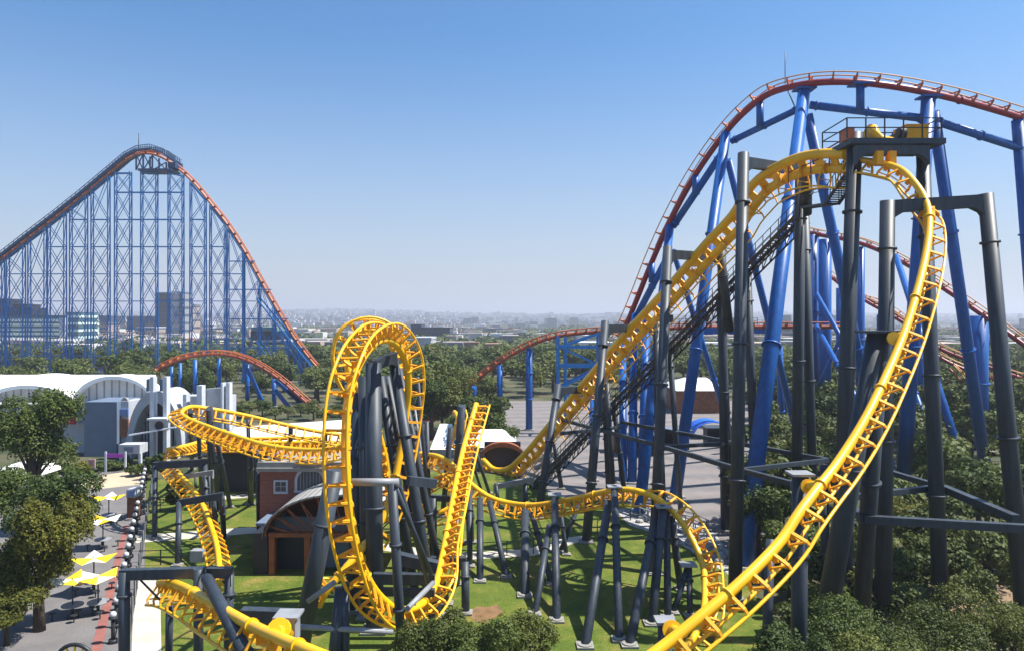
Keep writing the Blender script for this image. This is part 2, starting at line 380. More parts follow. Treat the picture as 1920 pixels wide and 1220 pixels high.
# far hills carrying the outer city
def hillz(x, y):
    t = min(1, max(0, (y-1500)/5000)); base = t*t*(3-2*t)
    px = 960+x/y*F
    ridge = 62+44*math.exp(-((px-620)/260)**2)+16*math.exp(-((px-150)/200)**2)+18*math.exp(-((px-1500)/350)**2)
    return -1+base*ridge*(.85+.3*noise.noise(V((x/900, y/900, 0))))+ (base*8*noise.noise(V((x/250, y/250, 3))))
hb = MB(); nx, ny = 90, 40
vs = [(( i/nx*2-1)*5500, 1500+j/ny*5350, hillz((i/nx*2-1)*5500, 1500+j/ny*5350)) for j in range(ny+1) for i in range(nx+1)]
hb.add(vs, [(j*(nx+1)+i, j*(nx+1)+i+1, (j+1)*(nx+1)+i+1, (j+1)*(nx+1)+i) for j in range(ny) for i in range(nx)], 0, True)
hills = hb.build('hills', mat('hill_ground', (.045, .055, .05), .95, var=.5, scale=.01)); tag(hills, kind='structure')
# ================================================================== YELLOW INVERTED COASTER
Yc = empty('roller_coaster', (10, 50, 0), 'yellow inverted roller coaster on dark grey columns twisting across the lawn', 'roller coaster')
D = (0, 0, -1)
LIFT = [(905,866,89,0,0,-1),(925,884,88,0,0,-1),(955,886,86,0,0,-1),(984,863,84,0,0,-1),(1085,745,74.8,0,0,-1),(1174,641,68,0,0,-1),(1265,543,62.6,0,0,-1),(1336,462,59,0,0,-1),(1383,412,57,0,0,-1),(1406,375,55.5,0,0,-1),(1430,347,54.5,0,0,-1),(1462,326,53,0,0,-1),(1509,307,51,0,0,-1),(1555,302,49.5,0,0,-1),(1600,305,47.5,0,0,-1)]
lift_sp, lift_fr = track(Yc, 'lift', 'long yellow lift hill climbing to the top platform', LIFT, h=1.7, g=.6, rr=.06, step=.62, ties='mesh', double=True, tw=.07, every=3)
DROP = [(1591,297,48,0,0,-1),(1640,304,46.3,-.1,0,-1),(1668,310,45.4,-.25,.1,-1),(1692,320,44.3,-.45,.2,-.8),(1714,342,43.2,-.5,.5,-.5),(1731,367,42.4,-.1,.8,-.3),(1741,395,41.6,.5,.7,-.2),(1742,435,40.5,.75,.6,-.1),(1734,488,39.1,.85,.45,-.15),(1716,560,37.3,.85,.3,-.3),(1697,620,36,.75,.2,-.5),(1668,690,34.4,.7,.1,-.6),(1622,785,32.3,.62,0,-.75),(1569,869,30.7,.58,-.1,-.75),(1532,916,29.6,.57,-.1,-.75),(1496,964,28.6,.57,-.1,-.75),(1465,1012,27.9,.55,-.1,-.75),(1384,1095,26.5,.5,-.1,-.8),(1302,1164,25.6,.45,-.1,-.85),(1237,1216,25,.4,-.1,-.85),(1130,1290,24,.4,-.1,-.85)]
track(Yc, 'drop', 'bright yellow first drop sweeping down towards the lower centre', DROP, r=.2, h=.82, g=.48, rr=.07, step=.42, every=3, flange=16, tw=.085)
LOOP = [(893,757,62,.75,.5,-.2),(868,845,57,.8,.5,-.2),(845,960,50,.9,.4,0),(829,1045,46,.95,.3,.1),(815,1098,43.5,.6,.2,-.6),(790,1132,41.5,.2,.1,-1),(757,1143,40,-.1,-.2,-1),(728,1132,38.6,-.3,-.5,-.8),(700,1103,37.4,-.35,-.8,-.5),(680,1062,36.6,-.3,-.9,-.25),(663,1000,36,-.3,-.95,-.1),(653,940,35.8,-.3,-.95,0),(649,880,35.8,-.3,-.95,0),(648,820,36,-.3,-.95,0),(651,765,36.3,-.3,-.95,0),(658,722,36.8,-.25,-.95,.15),(669,690,37.5,-.2,-.85,.45),(685,662,38.8,-.15,-.6,.8),(706,641,40.8,0,-.2,1),(730,638,42.8,.1,.2,1),(748,652,44.2,.2,.6,.7),(762,682,45.4,.3,.9,.3),(766,722,46,.3,.95,0),(762,770,46.4,.3,.95,0),(750,850,46,.3,.9,-.1),(730,940,45,.2,.8,-.3),(700,1000,44,.1,.6,-.6),(650,1062,42.5,-.2,.3,-.9),(610,1110,41.8,-.6,0,-.6),(596,1140,42,-.7,.2,-.3)]
track(Yc, 'loop', 'yellow vertical loop in front of the thick grey columns', LOOP, r=.22, rr=.08, tw=.1, h=.95, g=.62, step=.42, every=2, ties='mesh', flange=16)
BACK = [(745,700,49,.8,.4,-.2),(732,640,48.5,.4,0,.9),(700,622,48,-.2,0,1),(664,628,47.5,-.7,-.2,.6),(650,655,47.5,-.9,-.3,0),(655,700,47.5,-.8,-.3,-.4),(690,760,48,-.5,-.2,-.7),(720,850,49,-.3,-.2,-.5),(730,940,50,0,-.2,-.5)]
track(Yc, 'roll', 'second yellow inversion curling behind the loop', BACK, r=.22, rr=.08, tw=.1, h=.85, g=.6, ties='mesh', step=.36, every=2, mt=yellow_tie)
LOW = [(755,842,64,0,0,-1),(785,850,63,0,0,-1),(825,856,61,0,0,-1),(855,876,60,0,-.2,-1),(885,908,58.5,-.1,-.2,-1),(920,932,57.5,0,0,-1),(960,943,57,0,0,-1),(1000,946,56,0,0,-1),(1045,940,55,0,0,-1),(1090,931,54,0,0,-1),(1140,920,52.5,.05,.2,-.9),(1180,917,51.5,.1,.35,-.7),(1225,930,50.5,.4,.6,-.3),(1265,962,49.5,.6,.6,0),(1298,1010,48,.85,.4,.1),(1318,1060,46.5,.9,.2,0),(1322,1110,44.5,.9,.1,-.1),(1318,1150,42.8,.7,.1,-.5),(1300,1195,41,.4,0,-.9),(1265,1230,39,.1,0,-1)]
track(Yc, 'low_turn', 'low yellow turn over the lawn held by slim columns', LOW, r=.2, rr=.075, tw=.1, h=.95, g=.58, step=.42, every=2, ties='mesh')
HAIR = [(660,815,74,0,0,-1),(620,812,73,0,0,-1),(540,797,72,0,0,-1),(460,778,71,-.1,0,-1),(395,766,70,-.15,.1,-1),(358,762,68.5,-.5,.2,-.9),(341,772,66.5,-.8,0,-.7),(350,783,64.5,-.6,-.2,-.8),(390,799,62.5,-.2,-.2,-1),(440,816,60.5,-.1,-.1,-1),(500,834,59,0,0,-1),(560,842,58,0,0,-1),(610,842,57,0,0,-1),(650,832,56,0,0,-1),(690,818,56,0,0,-1)]
track(Yc, 'hairpin', 'yellow hairpin turn left of the brick building', HAIR, r=.19, rr=.075, tw=.1, h=.95, g=.58, step=.42, every=2, ties='mesh')
STN = [(372,832,79,0,0,-1),(400,831,78,0,0,-1),(470,830,77,0,0,-1),(540,830,76,0,0,-1),(640,830,75,0,0,-1),(740,842,74,0,0,-1)]
track(Yc, 'brake', 'straight yellow brake run above the dark station wall', STN, r=.22, rr=.08, h=.8, g=.6, step=.5, every=2, ties='mesh')
STN2 = [(315,842,68,.3,0,-1),(345,836,72,.1,0,-1),(400,824,80,0,0,-1),(470,822,80,0,0,-1),(610,820,80,0,0,-1)]
track(Yc, 'transfer', None, STN2, r=.2, rr=.08, h=.8, g=.6, step=.5, every=2, ties='mesh')
DESC = [(322,872,66,-.2,0,-1),(332,884,64.5,-.2,0,-1),(350,903,62,-.2,0,-1),(369,928,60,-.15,0,-1),(385,957,57.5,-.1,0,-1),(398,993,55,-.05,0,-1),(407,1025,52.5,0,0,-1),(411,1063,50,0,0,-1),(408,1095,47.5,0,0,-1)]
track(Yc, 'descent', 'short yellow descent between the left gantries', DESC, r=.2, rr=.075, tw=.1, h=.75, g=.72, step=.45, every=2, ties='mesh')
NEAR = [(300,1092,39,-.1,0,-1),(318,1092,37.5,-.1,0,-1),(345,1101,35.5,-.12,0,-1),(413,1139,31,-.1,0,-1),(480,1176,27.5,0,0,-1),(545,1205,25.2,0,0,-1),(610,1232,23.5,0,0,-1),(700,1268,21.5,0,0,-1)]
track(Yc, 'near', 'near yellow track running out of the lower left corner', NEAR, r=.22, rr=.075, tw=.085, h=1.0, g=.66, step=.45, every=3, flange=9)
# piece behind the diagonal, dark columns and clutter of track
BIT = [(838,842,72,.2,0,-1),(852,812,72,.3,0,-.8),(858,780,72,.6,0,-.4),(850,770,73,.7,0,-.2)]
track(Yc, 'bit', None, BIT, r=.22, rr=.08, tw=.12, h=.8, g=.6, ties='mesh')
HELIX = [(800,905,64,.6,0,-.8),(835,890,63,.3,0,-1),(862,912,61,-.3,0,-1),(842,952,60,-.6,0,-.8),(800,960,60,-.3,0,-1),(775,930,62,.3,0,-1)]
track(Yc, 'low_helix', None, HELIX, r=.2, rr=.07, tw=.12, h=.8, g=.6, ties='mesh')

# lift gantries: two columns and a cross beam with a hanger
nrm = V((.86, .5, 0))
def track_pt(fr, px):
    best = min(fr, key=lambda f: abs(960+f[0].x/f[0].y*F-px) + (1000 if f[0].y > 85 else 0)); return best[0]
for px, dl, dr, sl, sr, r, cap in ((1445, 2.7, 3.4, 9, 5, .5, 1.6), (1302, 2.8, 3.2, 12, 2, .46, 1.6), (1180, 2.8, 3.2, 11, 3, .44, 1.5), (1086, 2.7, 3.0, 10, 1, .42, 1.2)):
    c = track_pt(lift_fr, px)+V((0, 0, cap))
    a = c-nrm*dl; b = c+nrm*dr
    cross_beam(Yc, a-V((0, 0, .6)), b-V((0, 0, .6)), .5, .7)
    beam(Yc, c-V((0, 0, .6)), c-V((0, 0, cap-.1)), .55, yellow, name='hanger')
    column(Yc, a, (a.x-1.2-.1*sl, a.y-sl*.55, 0), r*.8, r1=r*.88, fl=(.12, .45, .75))
    column(Yc, b, (b.x+.6, b.y+sr*.5, 0), r*.8, r1=r*.85, fl=(.14, .5, .8), label=None)
# extra lower supports of the lift
for px in (1040, 1135, 1228):
    c = track_pt(lift_fr, px); column(Yc, c-V((0, 0, 1.8)), (c.x+.8, c.y+.3, 0), .24)
# top posts beside the platform
TL = P(1603, 250, 47.5); TR = P(1730, 275, 47.5)
column(Yc, TL, (X(1572, 46), 46, 0), .46, r1=.5, fl=(.17, .5, .75), label='tall dark column at the left of the platform')
column(Yc, TR, (X(1765, 44.5), 44.5, 0), .40, r1=.46, fl=(.2, .5, .75))
# front goal-post gantry over the first drop
a, b = P(1664, 385, 42.2), P(1848, 375, 42.2)
column(Yc, a+V((0, 0, .25)), (X(1655, 42), 42, 0), .40, r1=.48, fl=(.11, .55), label='left leg of the goal post gantry')
column(Yc, b+V((0, 0, .35)), (X(1925, 42), 42, 0), .40, r1=.5, fl=(.11, .55), label='right leg of the goal post gantry')
cross_beam(Yc, a+V((0, .0, -.1)), b+V((0, 0, -.05)), .5, .7)
beam(Yc, P(1741, 395, 42.2), P(1742, 415, 41.6), .6, yellow_tie, name='hanger')
# big splayed support meeting the drop half way, and its collar
cc = P(1645, 622, 36.5)
column(Yc, P(1643, 625, 37), (X(1535, 39.5), 39.5, 0), .42, r1=.6, fl=(.4,))
column(Yc, P(1652, 625, 37), (X(1610, 41), 41, 0), .4, r1=.46, fl=(.45,))
b = MB(); b.box(P(1646, 622, 37), 1.7, 1.4, .12); b.build('support_plate', grey, Yc)
b = MB(); b.tube([P(1672, 636, 36.6), P(1694, 628, 35.9)], .22, 12); b.ring(P(1676, 634, 35.8), P(1694, 628, 34.4)-P(1672, 636, 36), .32, .16); b.build('connector', yellow, Yc)
# lower support of the drop
column(Yc, P(1500, 890, 31.5), (X(1497, 31.5), 31.5, 0), .33, fl=(.3,), label='capped column beside the lower drop')
b = MB(); b.box(P(1500, 887, 31.5), .95, .95, .1); b.build('support_plate', grey_l, Yc)
b = MB(); b.tube([P(1513, 912, 31), P(1538, 908, 29.7)], .2, 12); b.ring(P(1515, 911, 30.8), P(1540, 908, 27)-P(1513, 912, 29), .3, .18); b.build('connector', yellow, Yc)
column(Yc, P(1247, 1168, 27), (X(1243, 27), 27, 0), .27, fl=(), label='capped column at the bottom edge')
b = MB(); b.box(P(1247, 1162, 27), .72, .72, .1); b.build('support_plate', grey_l, Yc)
b = MB(); b.tube([P(1258, 1180, 26.6), P(1276, 1186, 25.5)], .2, 12); b.ring(P(1260, 1180, 26.4), P(1278, 1186, 21.4)-P(1262, 1180, 23.4), .34, .2); b.build('connector', yellow, Yc)
# horizontal bracing ring at about 7.6 m
zB = 7.6
def B(px, py): Y = (H-zB)*F/(py-600); return V((X(px, Y), Y, zB))
for q0, q1, wd in (((1052, 786), (1240, 836), .3), ((1240, 836), (1395, 882), .32), ((1395, 882), (1485, 906), .34), ((1165, 791), (1392, 832), .3), ((1392, 832), (1552, 862), .32), ((1052, 812), (1165, 800), .28), ((1240, 838), (1392, 828), .3), ((1395, 880), (1552, 862), .3), ((1672, 886), (1768, 914), .34), ((1590, 932), (1768, 912), .34), ((1768, 914), (1905, 972), .42), ((1620, 972), (1960, 992), .4), ((1575, 934), (1620, 972), .4)):
    beam(Yc, B(*q0), B(*q1), wd)
# big lower posts right of the drop
gcol(Yc, 1590, 880, 45, 1590, 44.5, .5, r1=.55)
gcol(Yc, 1545, 870, 47, 1548, 46, .42)
gcol(Yc, 1445, 1010, 40, 1435, 38, .4, fl=())

# supports of the low turn
for tx, ty, Yt, bx, by, r in ((881,915,58,881,1062,.33),(900,935,57.5,900,1090,.4),(918,940,57,950,1082,.36),(985,958,56,984,1117,.5),(997,962,55.8,1035,1096,.34),(1040,928,54.6,1044,1164,.42),(1030,985,52,1003,1152,.36),(1141,942,51.5,1097,1212,.46),(1152,913,52,1161,1200,.40),(1233,951,50.4,1180,1210,.46),(1243,950,49.5,1222,1170,.46),(1250,955,50,1252,1158,.36),(1258,965,50,1277,1105,.4),(1290,1060,47,1262,1150,.3),(1292,1060,47,1294,1155,.3),(1052,965,58,1062,1040,.28),(1085,945,58,1050,1035,.3)):
    gcol(Yc, tx, ty, Yt, bx, GY(by), r, fl=(.3,), n=12)
for tx, ty, Yt in ((1040, 927, 54.6), (1152, 912, 52), (1243, 949, 49.5), (1290, 1058, 47)):
    b = MB(); b.box(P(tx, ty-1, Yt), 1.0, 1.0, .1); b.build('support_plate', grey_l, Yc)
# short columns above the low station end
for tx, ty, Yt, bx, by, r in ((985,905,72,985,950,.4),(930,905,72,935,950,.3),(893,850,74,918,925,.28),(880,850,74,905,925,.24),(800,790,62,806,840,.3)):
    gcol(Yc, tx, ty, Yt, bx, GY(by) if by > 900 else Yt, r, fl=())
cross_beam(Yc, P(925, 912, 72), P(1000, 898, 72), .4, .5, grey_l)

# loop supports
column(Yc, P(700, 680, 44.5), (X(703, 43), 43, 0), .47, r1=.52, fl=(.55, .8), label='thickest grey column in the middle of the loop')
for tx, ty, Yt, bx, by, Yb, r in ((737,672,46,818,0,43.5,.52),(713,705,47,782,0,47,.46),(724,705,48,805,0,49,.46),(732,735,49,760,0,53,.46),(684,705,46.5,690,0,45,.7),(735,905,36,757,0,36.5,.38),(676,735,47,662,0,46,.8),(748,690,47.5,838,0,47,.36)):
    gcol(Yc, tx, ty, Yt, bx, Yb, r, fl=(.3, .62))
gcol(Yc, 628, 880, 40.5, 560, 40, .75, r1=.9, fl=(.3,), label='leaning dark leg left of the loop')
gcol(Yc, 640, 1100, 36.5, 622, 36, .5, r1=.55, fl=())
gcol(Yc, 648, 1090, 36.5, 649, 36, .3, fl=())
cross_beam(Yc, P(700, 685, 44.8), P(741, 668, 45.6), .7, .6)
beam(Yc, P(660, 903, 35.9), P(748, 903, 36), .38, grey_l, name='cross_beam', rnd=True)
beam(Yc, P(765, 900, 43), P(815, 905, 44), .5); beam(Yc, P(742, 915, 36), P(808, 1075, 40), .28, rnd=True)
beam(Yc, P(750, 910, 36.2), P(802, 1092, 40), .22, rnd=True)
beam(Yc, P(577, 1127, 36), P(628, 1090, 36), .26, grey_l, rnd=True)
beam(Yc, P(764, 1140, 36), P(812, 1092, 40), .28, grey_l, rnd=True)
beam(Yc, P(560, 1174, 36.2), P(738, 1184, 36), .26, grey_l, rnd=True)
beam(Yc, P(453, 1150, 33), P(540, 1153, 33), .5)
beam(Yc, P(700, 1083, 42), P(815, 1085, 42), .4, ht=.6); beam(Yc, P(705, 1108, 42), P(815, 1110, 42), .4)
beam(Yc, P(745, 1045, 41), P(820, 1062, 41), .6, ht=.6)
b = MB(); b.box(P(541, 1176, 28.5), .7, .7, .9); b.box(P(541, 1151, 28.5), .95, .95, .1); b.build('column_head', grey_l, Yc)
column(Yc, P(541, 1190, 28.5), (X(541, 28.5), 28.5, 0), .3, fl=(.3,))
b = MB(); b.tube([P(541, 1190, 28.2), P(515, 1182, 26.4)], .24, 12); b.ring(P(524, 1180, 27), P(515, 1182, 26.4)-P(541, 1190, 28.2), .42, .25); b.build('connector', yellow, Yc)
# gantry at the foot of the diagonal
cross_beam(Yc, P(808, 1052, 46.5), P(874, 1052, 46.5), .5, .6)
gcol(Yc, 857, 1050, 47.3, 857, 50.5, .33, fl=()); gcol(Yc, 872, 1052, 46.3, 873, 45.5, .4, fl=(.3,))
gcol(Yc, 813, 1050, 46.3, 820, 45, .45, fl=(.4,))
# gantry half way up the diagonal
cross_beam(Yc, P(808, 932, 54), P(876, 936, 54), .35, .4, grey)
gcol(Yc, 812, 932, 54, 812, 54, .45, fl=(.2,))
gcol(Yc, 866, 760, 63, 850, 66, .55, fl=(.3, .6), label='dark column behind the yellow diagonal')
gcol(Yc, 880, 940, 58, 882, 60, .5); gcol(Yc, 845, 800, 66, 830, 68, .4)
gcol(Yc, 783, 706, 60, 808, 62, .24, fl=(.25,)); gcol(Yc, 788, 770, 68, 790, 68, .2, fl=())
gcol(Yc, 778, 765, 66, 808, 66, .15, grey_l, fl=())
gcol(Yc, 790, 868, 62, 792, 62, .5); gcol(Yc, 760, 835, 64, 760, 64, .35)
# hairpin supports
for tx, ty, Yt, bx, by, r in ((465,785,71,469,945,.3),(545,803,72,545,880,.36),(610,815,73,610,880,.36),(357,770,67,360,880,.36),(393,765,69,397,935,.50),(404,812,63,432,950,.33),(396,812,63,410,955,.3),(372,800,64,378,930,.3),(470,835,61,472,945,.32),(482,838,60,486,1010,.3)):
    gcol(Yc, tx, ty, Yt, bx, GY(by), r, fl=(.35,), n=12)
# gantries of the descent
cross_beam(Yc, P(287, 872, 64), P(388, 866, 64), .4, .6); gcol(Yc, 291, 872, 64, 290, GY(1010), .34, fl=(.45,)); gcol(Yc, 384, 868, 64, 388, 62, .34)
cross_beam(Yc, P(345, 893, 63), P(400, 884, 63), .3, .35, grey_l)
for bx in (366, 380, 392): gcol(Yc, bx, 888, 63.5, bx+3, 64, .16, fl=())
cross_beam(Yc, P(334, 942, 56.5), P(418, 928, 56.5), .35, .5); gcol(Yc, 336, 940, 56.5, 333, GY(1060), .34); gcol(Yc, 416, 930, 56.5, 420, GY(1010), .34)
gcol(Yc, 400, 935, 57, 408, 59, .3)
b = MB(); b.box(P(372, 1040, 53), .9, .7, .8); b.build('column_head', grey_l, Yc)
# front left gantry
cross_beam(Yc, P(226, 1076, 37), P(384, 1072, 37), .4, .5); cross_beam(Yc, P(380, 1072, 37.6), P(436, 1072, 37.6), .4, .5)
column(Yc, P(233, 1070, 37), (X(233, 37), 37, 0), .27, fl=(.22,), label='left leg of the front left gantry')
gcol(Yc, 430, 1075, 37.6, 428, 37.6, .38, fl=(.2,))
gcol(Yc, 372, 1065, 36.8, 372, 37, .38, fl=())
column(Yc, P(388, 1085, 33.5), P(462, 1225, 27), .27, fl=(), foot=False, label='thick leaning tube behind the near track')
gcol(Yc, 318, 1135, 38, 316, 38, .3, fl=())
beam(Yc, P(262, 1085, 37), P(306, 1130, 37), .1, dark, name='cable', rnd=True)

# top platform
pl = MB(); pl.bb(X(1578, 47.5), X(1752, 47.5), 46.2, 50, Z(278, 47.5), Z(268, 47.5))
plat = pl.build('platform', grey, Yc); plat['label'] = 'steel machinery platform at the top of the lift'
cross_beam(Yc, P(1603, 283, 46), P(1740, 283, 46), .5, .55)
b = MB(); x0, x1, z0 = X(1578, 47), X(1752, 47), Z(268, 47.5)
for y in (46.25, 49.9):
    for k in range(6): b.bar((x0+(x1-x0)*k/5, y, z0), (x0+(x1-x0)*k/5, y, z0+1.25), .07)
    for hh in (.65, 1.25): b.bar((x0, y, z0+hh), (x1, y, z0+hh), .06)
for x in (x0, x1):
    for hh in (.65, 1.25): b.bar((x, 46.25, z0+hh), (x, 49.9, z0+hh), .06)
b.build('guard_rail', dark, plat)
b = MB(); b.bb(X(1700, 47), X(1741, 47), 47, 48.6, z0, z0+1.0); b.bb(X(1700, 47)-.05, X(1741, 47)+.05, 46.95, 48.65, z0+1.0, z0+1.06); b.build('winch_box', yellow_tie, plat)
b = MB(); b.bb(X(1582, 47), X(1597, 47), 46.6, 47.5, z0, z0+.75); b.build('control_box', orange, plat)
b = MB(); b.tube([P(1636, 240, 47.2), P(1640, 250, 47), P(1650, 261, 46.9), (P(1672, 266, 46.9))], .28, 12); b.ring(P(1633, 252, 47.4), (1, .2, 0), .62, .25, 20); b.build('lift_motor', yellow, plat)
b = MB(); b.bb(X(1682, 47), X(1698, 47), 47, 48, z0, z0+.55); b.ring((X(1690, 47), 47, z0+.5), (1, 0, 0), .3, .5); b.build('gear_case', dark, plat)
for px in (1648, 1672): b = MB(); b.bb(X(px, 45.6)-.2, X(px, 45.6)+.2, 45.4, 46, Z(310, 45.7), Z(285, 45.7)); b.build('hanger', yellow_tie, Yc)
# handrail climbing to the platform
b = MB(); pts = [P(px, py, 52-(px-1480)/110*4) for px, py in ((1478, 312), (1520, 293), (1555, 277), (1580, 262))]
b.tube(pts, .05, 6); b.tube([p-V((0, 0, .45)) for p in pts], .04, 6)
for p in pts: b.bar(p, p-V((0, 0, 1.2)), .06)
b.build('lift_handrail', redor, Yc)

# evacuation stairway beside the lift (dark steel)
st0, st1 = P(1000, 912, 80), P(1512, 392, 57)
tt = (st1-st0).normalized(); side = tt.cross(V((0, 0, 1))).normalized(); n = 46
b = MB()
for s in (-.55, .55):
    b.bar(st0+side*s, st1+side*s, .1, .28); b.bar(st0+side*s-V((0, 0, 1.0)), st1+side*s-V((0, 0, 1.0)), .08, .12)
    for i in range(n):
        p = st0.lerp(st1, i/n)+side*s; q = st0.lerp(st1, (i+1)/n)+side*s
        b.bar(p, p-V((0, 0, 1.0)), .06); b.bar(p-V((0, 0, 1.0)), q, .06)
for i in range(n*3):
    p = st0.lerp(st1, i/n/3); b.box(p+V((0, 0, .05)), 1.1, .25, .05, (side, V((tt.x, tt.y, 0)).normalized(), V((0, 0, 1))))
sw = b.build('stairway', dark, Yc); sw['label'] = 'dark evacuation stairway running up beside the lift'
b = MB()
for s in (-.55, .55):
    for hh in (.55, 1.1): b.bar(st0+side*s+V((0, 0, hh)), st1+side*s+V((0, 0, hh)), .045)
    for i in range(0, n+1, 1): p = st0.lerp(st1, i/n)+side*s; b.bar(p, p+V((0, 0, 1.1)), .05)
b.build('stair_handrail', dark, sw)
for px, py, Yt in ((1400, 512, 61), (1350, 560, 63), (1255, 655, 67), (1150, 760, 72), (1508, 400, 57)):
    c = P(px, py, Yt); column(Yc, c+V((0, 0, .4)), (c.x+1.4, c.y+1.5, 0), .36 if px > 1300 else .25, fl=(.12, .5), n=12)
column(Yc, P(1350, 470, 60), P(1368, 620, 62), .36, fl=(.3,), foot=False); column(Yc, P(1512, 318, 53.5), P(1512, 400, 56), .4, fl=(.5,), foot=False)
# landing and last flight
b = MB(); l0, l1 = P(1508, 390, 56), P(1560, 382, 51); l2 = P(1600, 325, 48.5)
b.bar(l0, l1, 1.1, .14); sd = (l2-l1).cross(V((0, 0, 1))).normalized()
for s in (-.5, .5):
    b.bar(l1+sd*s, l2+sd*s, .08, .25); b.bar(l1+sd*s+V((0, 0, 1.1)), l2+sd*s+V((0, 0, 1.1)), .045); b.bar(l0+sd*s+V((0, 0, 1.1)), l1+sd*s+V((0, 0, 1.1)), .045)
    for i in range(9): p = l1.lerp(l2, i/8)+sd*s; b.bar(p, p+V((0, 0, 1.1)), .045)
for i in range(14): b.box(l1.lerp(l2, i/14), 1.0, .28, .05, (sd, V((sd.y, -sd.x, 0)), V((0, 0, 1))))
b.build('stair_flight', dark, Yc)

# ================================================================== TALL RED AND BLUE COASTER (right)
Rc = empty('roller_coaster', (30, 85, 0), 'tall red track roller coaster on thick blue tubular columns at the right', 'roller coaster')
U = (0, 0, 1)
BIG = [(1095,760,101,0,0,1),(1135,690,99,0,0,1),(1178,600,96,0,0,1),(1222,492,92,0,0,1),(1255,418,90,0,0,1),(1304,328,87,-.1,0,1),(1361,248,84,-.1,0,1),(1402,205,81.5,0,0,1),(1442,176,79,0,0,1),(1497,160,76.5,0,0,1),(1550,154,75,0,0,1),(1611,155,74.2,0,0,1),(1673,162,74,0,0,1),(1734,173,74.2,0,0,1),(1796,187,75,0,0,1),(1857,204,76,0,0,1),(1919,223,77,0,0,1),(2060,275,80,0,0,1)]
kw = dict(ms=red, mr=cream, mt=orange)
track(Rc, 'big', 'high red hill arching over the top right', BIG, r=.34, h=.85, g=.6, rr=.065, step=.7, every=3, ties='mesh', flange=30, tw=.12, **kw)
for cp, lab in (([(1500,432,128,0,0,1),(1545,442,124,0,0,1),(1590,450,121,0,0,1),(1640,466,117,0,0,1),(1700,496,112,0,0,1),(1780,548,106,0,0,1),(1850,596,101,0,0,1),(1925,650,97,0,0,1),(2050,745,92,0,0,1)], 'red descent crossing behind the goal post gantry'),
                ([(1548,512,150,0,0,1),(1578,534,146,0,0,1),(1620,562,142,0,0,1),(1690,602,137,0,0,1),(1760,652,131,0,0,1),(1830,680,127,0,0,1),(1925,712,122,0,0,1)], None),
                ([(1600,556,160,0,0,1),(1640,566,158,0,0,1),(1690,596,152,0,0,1),(1760,668,142,0,0,1),(1830,700,138,0,0,1),(1925,728,130,0,0,1)], None)):
    track(Rc, 'back', lab, cp, r=.34, h=.8, g=.6, rr=.08, step=.8, every=3, ties='mesh', tw=.12, **kw)
MID = [(800,800,126,0,0,1),(848,752,124,0,0,1),(880,726,123,0,0,1),(915,696,122,0,0,1),(945,674,121.5,0,0,1),(980,654,121,0,0,1),(1020,637,120,0,0,1),(1060,628,119,0,0,1),(1120,622,118,0,0,1),(1200,618,117,0,0,1),(1240,616,116,0,0,1),(1400,613,114,0,0,1),(1600,613,111,0,0,1)]
track(Rc, 'mid', 'low red and orange rise with a long level brake run', MID, r=.3, h=.7, g=.6, rr=.09, step=.8, every=2, ties='mesh', ms=redor, mr=orange, mt=orange)
track(Rc, 'left', None, [(1780,690,118,0,0,1),(1800,712,117,0,0,1),(1830,760,115,0,0,1)], r=.15, h=.9, g=.6, rr=.12, step=.8, every=2, ties='mesh', ms=orange, mr=cream, mt=cream)
def bcol(tpx, tpy, Yt, bpx, bpy, r, r1=None, label=None, fl=(.3, .62), m=blue):
    return gcol(Rc, tpx, tpy, Yt, bpx, GY(bpy), r, m=m, r1=r1 or r*1.25, fl=fl, label=label)
# A-frames: near leg and far leg
bcol(1508, 168, 76.5, 1393, 1062, .72, 1.05, 'near blue leg of the first top A frame'); bcol(1514, 215, 76.6, 1655, 880, .62, .9)
bcol(1741, 182, 74.3, 1692, 925, .8, 1.05, 'blue leg behind the dark columns'); bcol(1750, 210, 74.5, 1850, 893, .68, 1.05, 'far right blue leg of the top A frame')
bcol(1361, 250, 84, 1266, 930, .66, .95); bcol(1365, 300, 84.2, 1502, 845, .48, .66)
bcol(1256, 425, 90, 1198, 965, .6, .9); bcol(1262, 470, 90.2, 1378, 835, .42, .55)
bcol(1190, 590, 95, 1185, 905, .55, .6); bcol(1212, 600, 92, 1205, 905, .6, .6)
bcol(1168, 650, 98, 1168, 905, .5, .5); bcol(1908, 225, 77, 1960, 900, .7, .9)
gcol(Rc, 1522, 441, 126, 1522, 126, 1.35, m=blue, fl=(.4,)); gcol(Rc, 1547, 449, 123.7, 1547, 123.7, 1.2, m=blue, fl=(.4,)); gcol(Rc, 1577, 540, 146, 1577, 146, 1.1, m=blue, fl=(.4,))
gcol(Rc, 1613, 463, 119.5, 1613, 119.5, .8, m=blue, fl=(.5,)); gcol(Rc, 1836, 592, 102.2, 1836, 102.2, 1.35, m=blue, fl=(.5,)); gcol(Rc, 1720, 514, 110.5, 1720, 110.5, 1.0, m=blue, fl=(.5,))
bcol(1680, 480, 108, 1815, 900, .5, .55); bcol(1650, 590, 120, 1652, 800, .6); bcol(1530, 550, 108, 1700, 850, .4); bcol(1530, 610, 108, 1680, 880, .4); bcol(1600, 580, 112, 1500, 800, .35)
bcol(1462, 650, 100, 1466, 840, .5); bcol(1700, 690, 104, 1760, 860, .42)
bcol(1112, 730, 99, 1112, 900, .45); 
